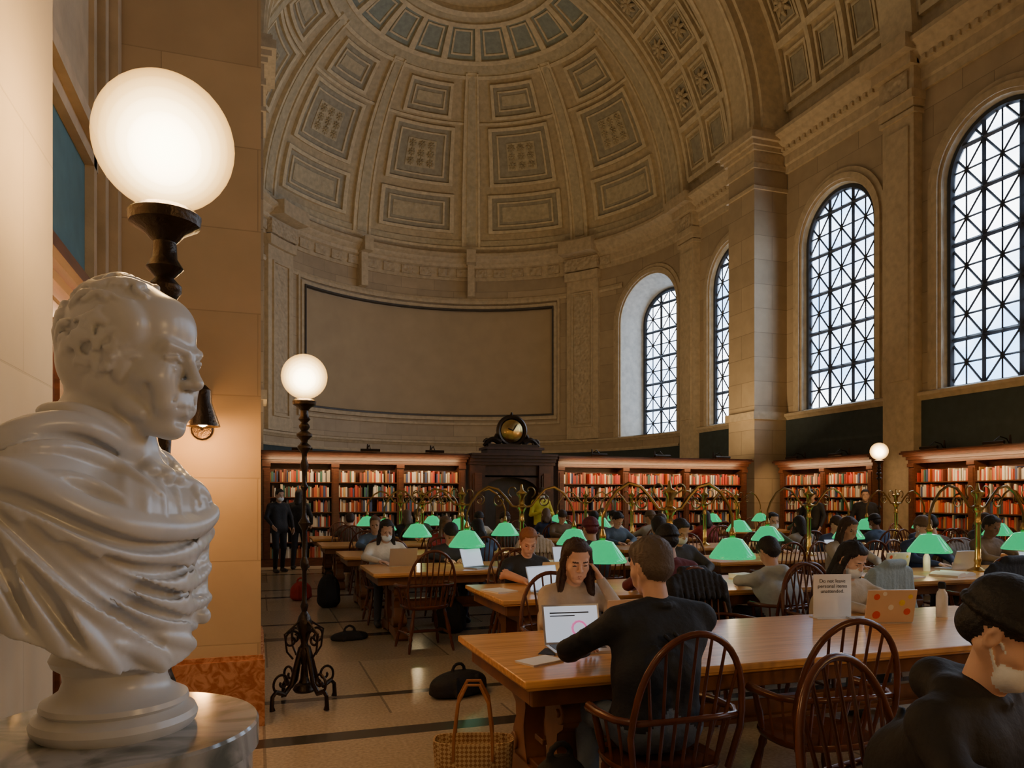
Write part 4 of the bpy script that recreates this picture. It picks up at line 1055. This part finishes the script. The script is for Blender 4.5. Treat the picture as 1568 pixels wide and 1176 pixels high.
person('standing_man_in_yellow_jacket', 6.45, 16.85, pi, top=(.6,.55,.05), pants=(.03,.03,.04), hair=(.05,.03,.02), pose='stand', H=(0, .03, 1.66), pitch=.5, mask=True, arms=[((-.28,.02,1.14), (-.10,.26,1.2)), ((.28,.02,1.14), (.10,.26,1.2))])
person('standing_person_in_dark_coat', 12.6, 13.1, 2.4, top=(.015,.015,.02), pants=(.02,.02,.025), hair=(.02,.015,.012), pose='stand', H=HS_, pitch=.1)
person('standing_person_in_dark_coat', 11.6, 13.6, 2.0, top=(.02,.02,.02), pants=(.02,.02,.025), hair=(.02,.015,.012), pose='stand', H=HS_, pitch=.1, style='beanie')

# ------------------------------------------------------------------ props
def laptop(x, y, rot, lid='alum', open_=1.85, stickers=False, chart=False, z=.75):
    mb = MB(); mb.box(-.16, .16, -.11, .11, 0, .014, 0); mb.box(-.14, .14, -.03, .095, .014, .016, 1); mb.box(-.05, .05, -.1, -.045, .014, .0155, 0)
    mb.T = Matrix.Translation((0, .11, .012)) @ Matrix.Rotation(-(open_-pi/2), 4, 'X')
    mb.box(-.16, .16, 0, .008, 0, .215, 2); mb.box(-.15, .15, -.0015, 0, .012, .205, 3)
    if chart:
        mb.box(-.12, .10, -.003, -.0015, .165, .172, 1); mb.box(-.12, .02, -.003, -.0015, .15, .155, 1)
        mb.tube([(.04+.04*cos(a*.5), -.003, .08+.04*sin(a*.5)) for a in range(10)], .007, 5, 4)
    if stickers:
        for (sx, sz, r, m) in ((-.11,.07,.022,5), (-.07,.13,.02,6), (.1,.17,.02,5), (.09,.05,.026,5), (0,.10,.018,7), (-.12,.17,.015,6), (.05,.19,.014,7)):
            mb.tube([(sx, .008, sz), (sx, .0095, sz)], r, 16, m)
    mb.T = None
    return mb.obj('laptop', ['alum', 'keys', lid, 'screen', 'pink', cmat('red_sticker', (.7,.08,.03)), cmat('yellow_sticker', (.8,.6,.1)), 'paper'], loc=(x, y, z), rot=rot, smooth=False)
laptop(1.60, 3.62, -.12, chart=True, open_=1.9)
laptop(2.02, 4.00, pi+.05, lid='reflectlid', open_=1.8)
laptop(3.82, 3.86, pi-.25, lid='reflectlid', stickers=True, open_=1.8)
laptop(2.55, 6.42, pi+.1, lid='reflectlid', open_=1.75)
laptop(6.4, 6.35, pi, stickers=True, open_=1.8); laptop(8.6, 6.35, pi, open_=1.8)
laptop(2.35, 5.85, .3, open_=1.9); laptop(2.4, 8.2, .5, open_=1.9); laptop(1.6, 8.8, pi, open_=1.9); laptop(7.4, 6.4, pi, open_=1.9); laptop(3.5, 8.2, 0, open_=1.9); laptop(8.0, 5.8, 0, open_=1.9); laptop(3.0, 10.6, 0, open_=1.9); laptop(7.6, 8.3, 0, open_=1.9); laptop(4.0, 10.6, 0, open_=1.9)
sg = MB(); sg.box(-.13, .13, -.06, .06, 0, .006, 1); sg.box(-.13, .13, -.002, .002, .006, .29, 0)
so = sg.obj('table_sign', ['paper', cmat('acrylic_base', (.7,.7,.7), .1, 0)], loc=(3.62, 4.05, .75), rot=-.25, smooth=False)
tcv = bpy.data.curves.new('sign_text', 'FONT'); tcv.body = 'Do not leave\npersonal items\nunattended.'; tcv.size = .034; tcv.align_x = 'CENTER'; tcv.extrude = .0004
tcv.materials.append(cmat('ink', (.03,.03,.04), .6, 0)); put(tcv, 'sign_text', (0, -.0035, .235), (pi/2, 0, 0), so)
bt = MB(); bt.lathe([(.034,0),(.036,.01),(.036,.14),(.03,.165),(.02,.18),(.02,.19)], n=24); bt.lathe([(.024,.19),(.024,.225),(.018,.235)], n=20, mi=1)
bt.obj('water_bottle', [cmat('bottle_steel', (.75,.76,.75), .25, 0), 'black'], loc=(4.35, 3.85, .75)); bt.obj('water_bottle', [cmat('bottle_steel', (.75,.76,.75), .25, 0), 'black'], loc=(6.9, 6.3, .75))
def book(x, y, rot, w=.2, h=.27, t=.012, m='paper', nm='notebook'):
    mb = MB(); mb.box(-w/2, w/2, -h/2, h/2, 0, t, 0); mb.box(-w/2-.003, w/2+.003, -h/2-.003, h/2+.003, t, t+.002, 1)
    mb.obj(nm, ['paper', m], loc=(x, y, .75), rot=rot, smooth=False)
book(1.30, 3.42, .4, .2, .13, .008, 'paper', 'notepad'); book(1.42, 3.60, -.6, .075, .15, .007, 'black', 'mobile_phone')
book(4.75, 3.7, .2, .22, .3, .03, 'paper', 'book'); book(1.95, 6.1, .3); book(4.6, 6.3, .2, .22, .3, .04); book(3.4, 8.75, .4); book(6.2, 5.9, .2, m='paper'); book(8.95, 6.2, -.2, .22, .3, .05, 'wood', 'book'); book(6.2, 8.6, .1, t=.05, nm='book'); book(8.1, 8.7, .4)
ob = MB()
for sx in (-1, 1): ob.prism([(0, .02), (sx*.05, .045), (sx*.13, .04), (sx*.2, .02), (sx*.2, .0), (0, 0)], 'y', -.14, .14, 0)
ob.obj('open_book', ['paper'], loc=(6.75, 5.85, .75), rot=.3)
tb = MB(); vs = []; fs = []; n = 32
prof = [(.15,.07,0),(.165,.08,.02),(.175,.085,.2),(.19,.09,.40),(.19,.09,.42),(.18,.08,.42),(.165,.075,.2),(.14,.06,.03)]
for a, b_, z in prof:
    for i in range(n):
        t = 2*pi*i/n; cx_ = math.copysign(abs(cos(t))**.6, cos(t)); sy_ = math.copysign(abs(sin(t))**.6, sin(t)); vs.append((a*cx_, b_*sy_, z))
for j in range(len(prof)-1):
    for i in range(n): k2 = (i+1) % n; fs.append((j*n+i, j*n+k2, (j+1)*n+k2, (j+1)*n+i))
fs.append(tuple(range(n))[::-1]); fs.append(tuple((len(prof)-1)*n+i for i in range(n))); tb.add(vs, fs)
for sy in (-1, 1):
    tb.tube([(-.09, sy*.088, .34), (-.088, sy*.085, .45), (-.07, sy*.06, .60), (-.03, sy*.045, .68), (.03, sy*.045, .68), (.07, sy*.06, .60), (.088, sy*.085, .45), (.09, sy*.088, .34)], .008, 8, 1)
ck_ = bpy.data.materials.new('checkered_weave'); ck_.use_nodes = True; nt = ck_.node_tree; N = nt.nodes; L = nt.links; b = N['Principled BSDF']; b.inputs['Roughness'].default_value = .8
tc = N.new('ShaderNodeTexCoord'); mp = N.new('ShaderNodeMapping'); mp.inputs['Rotation'].default_value = (0, radians(45), 0); L.new(tc.outputs['Object'], mp.inputs[0])
ch_ = N.new('ShaderNodeTexChecker'); ch_.inputs['Scale'].default_value = 70; ch_.inputs[1].default_value = (.62,.46,.25,1); ch_.inputs[2].default_value = (.33,.17,.08,1)
L.new(mp.outputs[0], ch_.inputs[0]); L.new(ch_.outputs[0], b.inputs['Base Color'])
bp = N.new('ShaderNodeBump'); bp.inputs['Distance'].default_value = .004; L.new(ch_.outputs[1], bp.inputs['Height']); L.new(bp.outputs[0], b.inputs['Normal'])
tb.obj('woven_tote_bag', [ck_, cmat('tan_leather', (.35,.14,.05), .5)], loc=(.96, 3.40, 0), rot=-.3)
def bag(nm, x, y, rot, w, d, h, col=(.012,.012,.014)):
    S = SDF((-w-.1, -d-.1, -.02), (w+.1, d+.1, h+.15), .014)
    S.ell((0, 0, h*.45), (w, d, h*.5), k=.03); S.ell((0, 0, h*.2), (w*1.02, d*1.05, h*.22), k=.04); S.ell((w*.2, -d*.6, h*.32), (w*.6, d*.5, h*.26), k=.02)
    for i in range(8):
        a = pi*i/8; a2 = pi*(i+1)/8; S.cap((.06*cos(a), 0, h*.92+.06*sin(a)), (.06*cos(a2), 0, h*.92+.06*sin(a2)), .012, .012, .01)
    for sx in (-1, 1): S.cap((sx*w*.4, -d*.8, h*.8), (sx*w*.5, -d*1.05, h*.15), .014, .014, .01)
    zc = S.ax[2][None, None, :]; S.D = np.maximum(S.D, .004-zc)
    return put(S.mesh(nm, [cmat('bag_fabric', col)]), nm, (x, y, -.002), rot)
bag('black_backpack', 1.20, 2.92, .3, .17, .13, .50); bag('black_shoulder_bag', 1.50, 5.75, .4, .26, .14, .2); bag('black_pouch', .95, 8.35, .2, .2, .1, .1); bag('black_backpack', .95, 10.9, .2, .16, .14, .5); bag('red_bag', .62, 11.8, .2, .16, .12, .3, (.4,.03,.02)); bag('black_backpack', 2.1, 8.4, 0, .18, .14, .4)
def jacket(x, y, rot, col):
    S = SDF((-.4, -.45, .3), (.4, .15, 1.15), .014)
    def bx(z): return -.195-.20*(z-.45)
    for i in range(10):
        t = -.22+.44*i/9; zt = .97-.9*t*t
        S.cap((t, bx(zt)-.02, zt), (t*1.15, bx(.5)-.09-.02*sin(i*2), .46+.03*sin(i*1.7)), .032, .036, .02)
        S.cap((t, bx(zt), zt+.02), (t, bx(.8)+.03, .80), .024, .02, .015)
    for sx in (-1, 1): S.cap((sx*.23, bx(.88), .88), (sx*.30, bx(.6)-.06, .60), .05, .042, .02); S.cap((sx*.30, bx(.6)-.06, .60), (sx*.27, bx(.5)-.06, .40), .042, .036, .02)
    S.cap((-.1, bx(1.)-.03, 1.0), (.1, bx(1.)-.03, 1.0), .036, .036, .02)
    return put(S.mesh('draped_jacket', [cmat('jacket_cloth', col)]), 'draped_jacket', (x, y, 0), rot)
jacket(3.15, 4.62, pi+.1, (.012,.012,.014)); jacket(5.0, 5.26, .15, (.33,.45,.52)); jacket(6.4, 5.24, 0, (.02,.03,.05)); jacket(8.6, 7.02, pi, (.3,.3,.3)); jacket(3.6, 9.45, pi-.1, (.5,.42,.35))

# ------------------------------------------------------------------ world and lights
w = bpy.data.worlds.new('overcast_sky'); scn.world = w; w.use_nodes = True
nt = w.node_tree; N = nt.nodes; L = nt.links; bg = N['Background']
tc = N.new('ShaderNodeTexCoord'); nz = N.new('ShaderNodeTexNoise'); nz.inputs['Scale'].default_value = 9; nz.inputs['Detail'].default_value = 3
L.new(tc.outputs['Generated'], nz.inputs['Vector'])
r = N.new('ShaderNodeValToRGB'); r.color_ramp.elements[0].position = .42; r.color_ramp.elements[1].position = .62
r.color_ramp.elements[0].color = (.22, .42, .72, 1); r.color_ramp.elements[1].color = (.92, .96, 1, 1)
L.new(nz.outputs[0], r.inputs[0]); L.new(r.outputs[0], bg.inputs[0]); bg.inputs[1].default_value = 9.5
light('AREA', 'dome_fill_light', (3.0, 17.9, 2.75), 200, (1, .70, .38), 4, (radians(155), 0, 0), sy=.2)  # both uplights are added, hidden fill aimed up to brighten the dome
light('AREA', 'dome_fill_light', (10.0, 17.9, 2.75), 200, (1, .70, .38), 5, (radians(155), 0, 0), sy=.2)

cam = bpy.data.cameras.new('camera'); co = put(cam, 'camera', (0, 0, 1.55), (pi/2, 0, radians(-18.7)))
cam.sensor_width = 36; cam.lens = 1150/1568*36; cam.shift_y = 174/1568; cam.clip_start = .05; cam.clip_end = 200
scn.camera = co
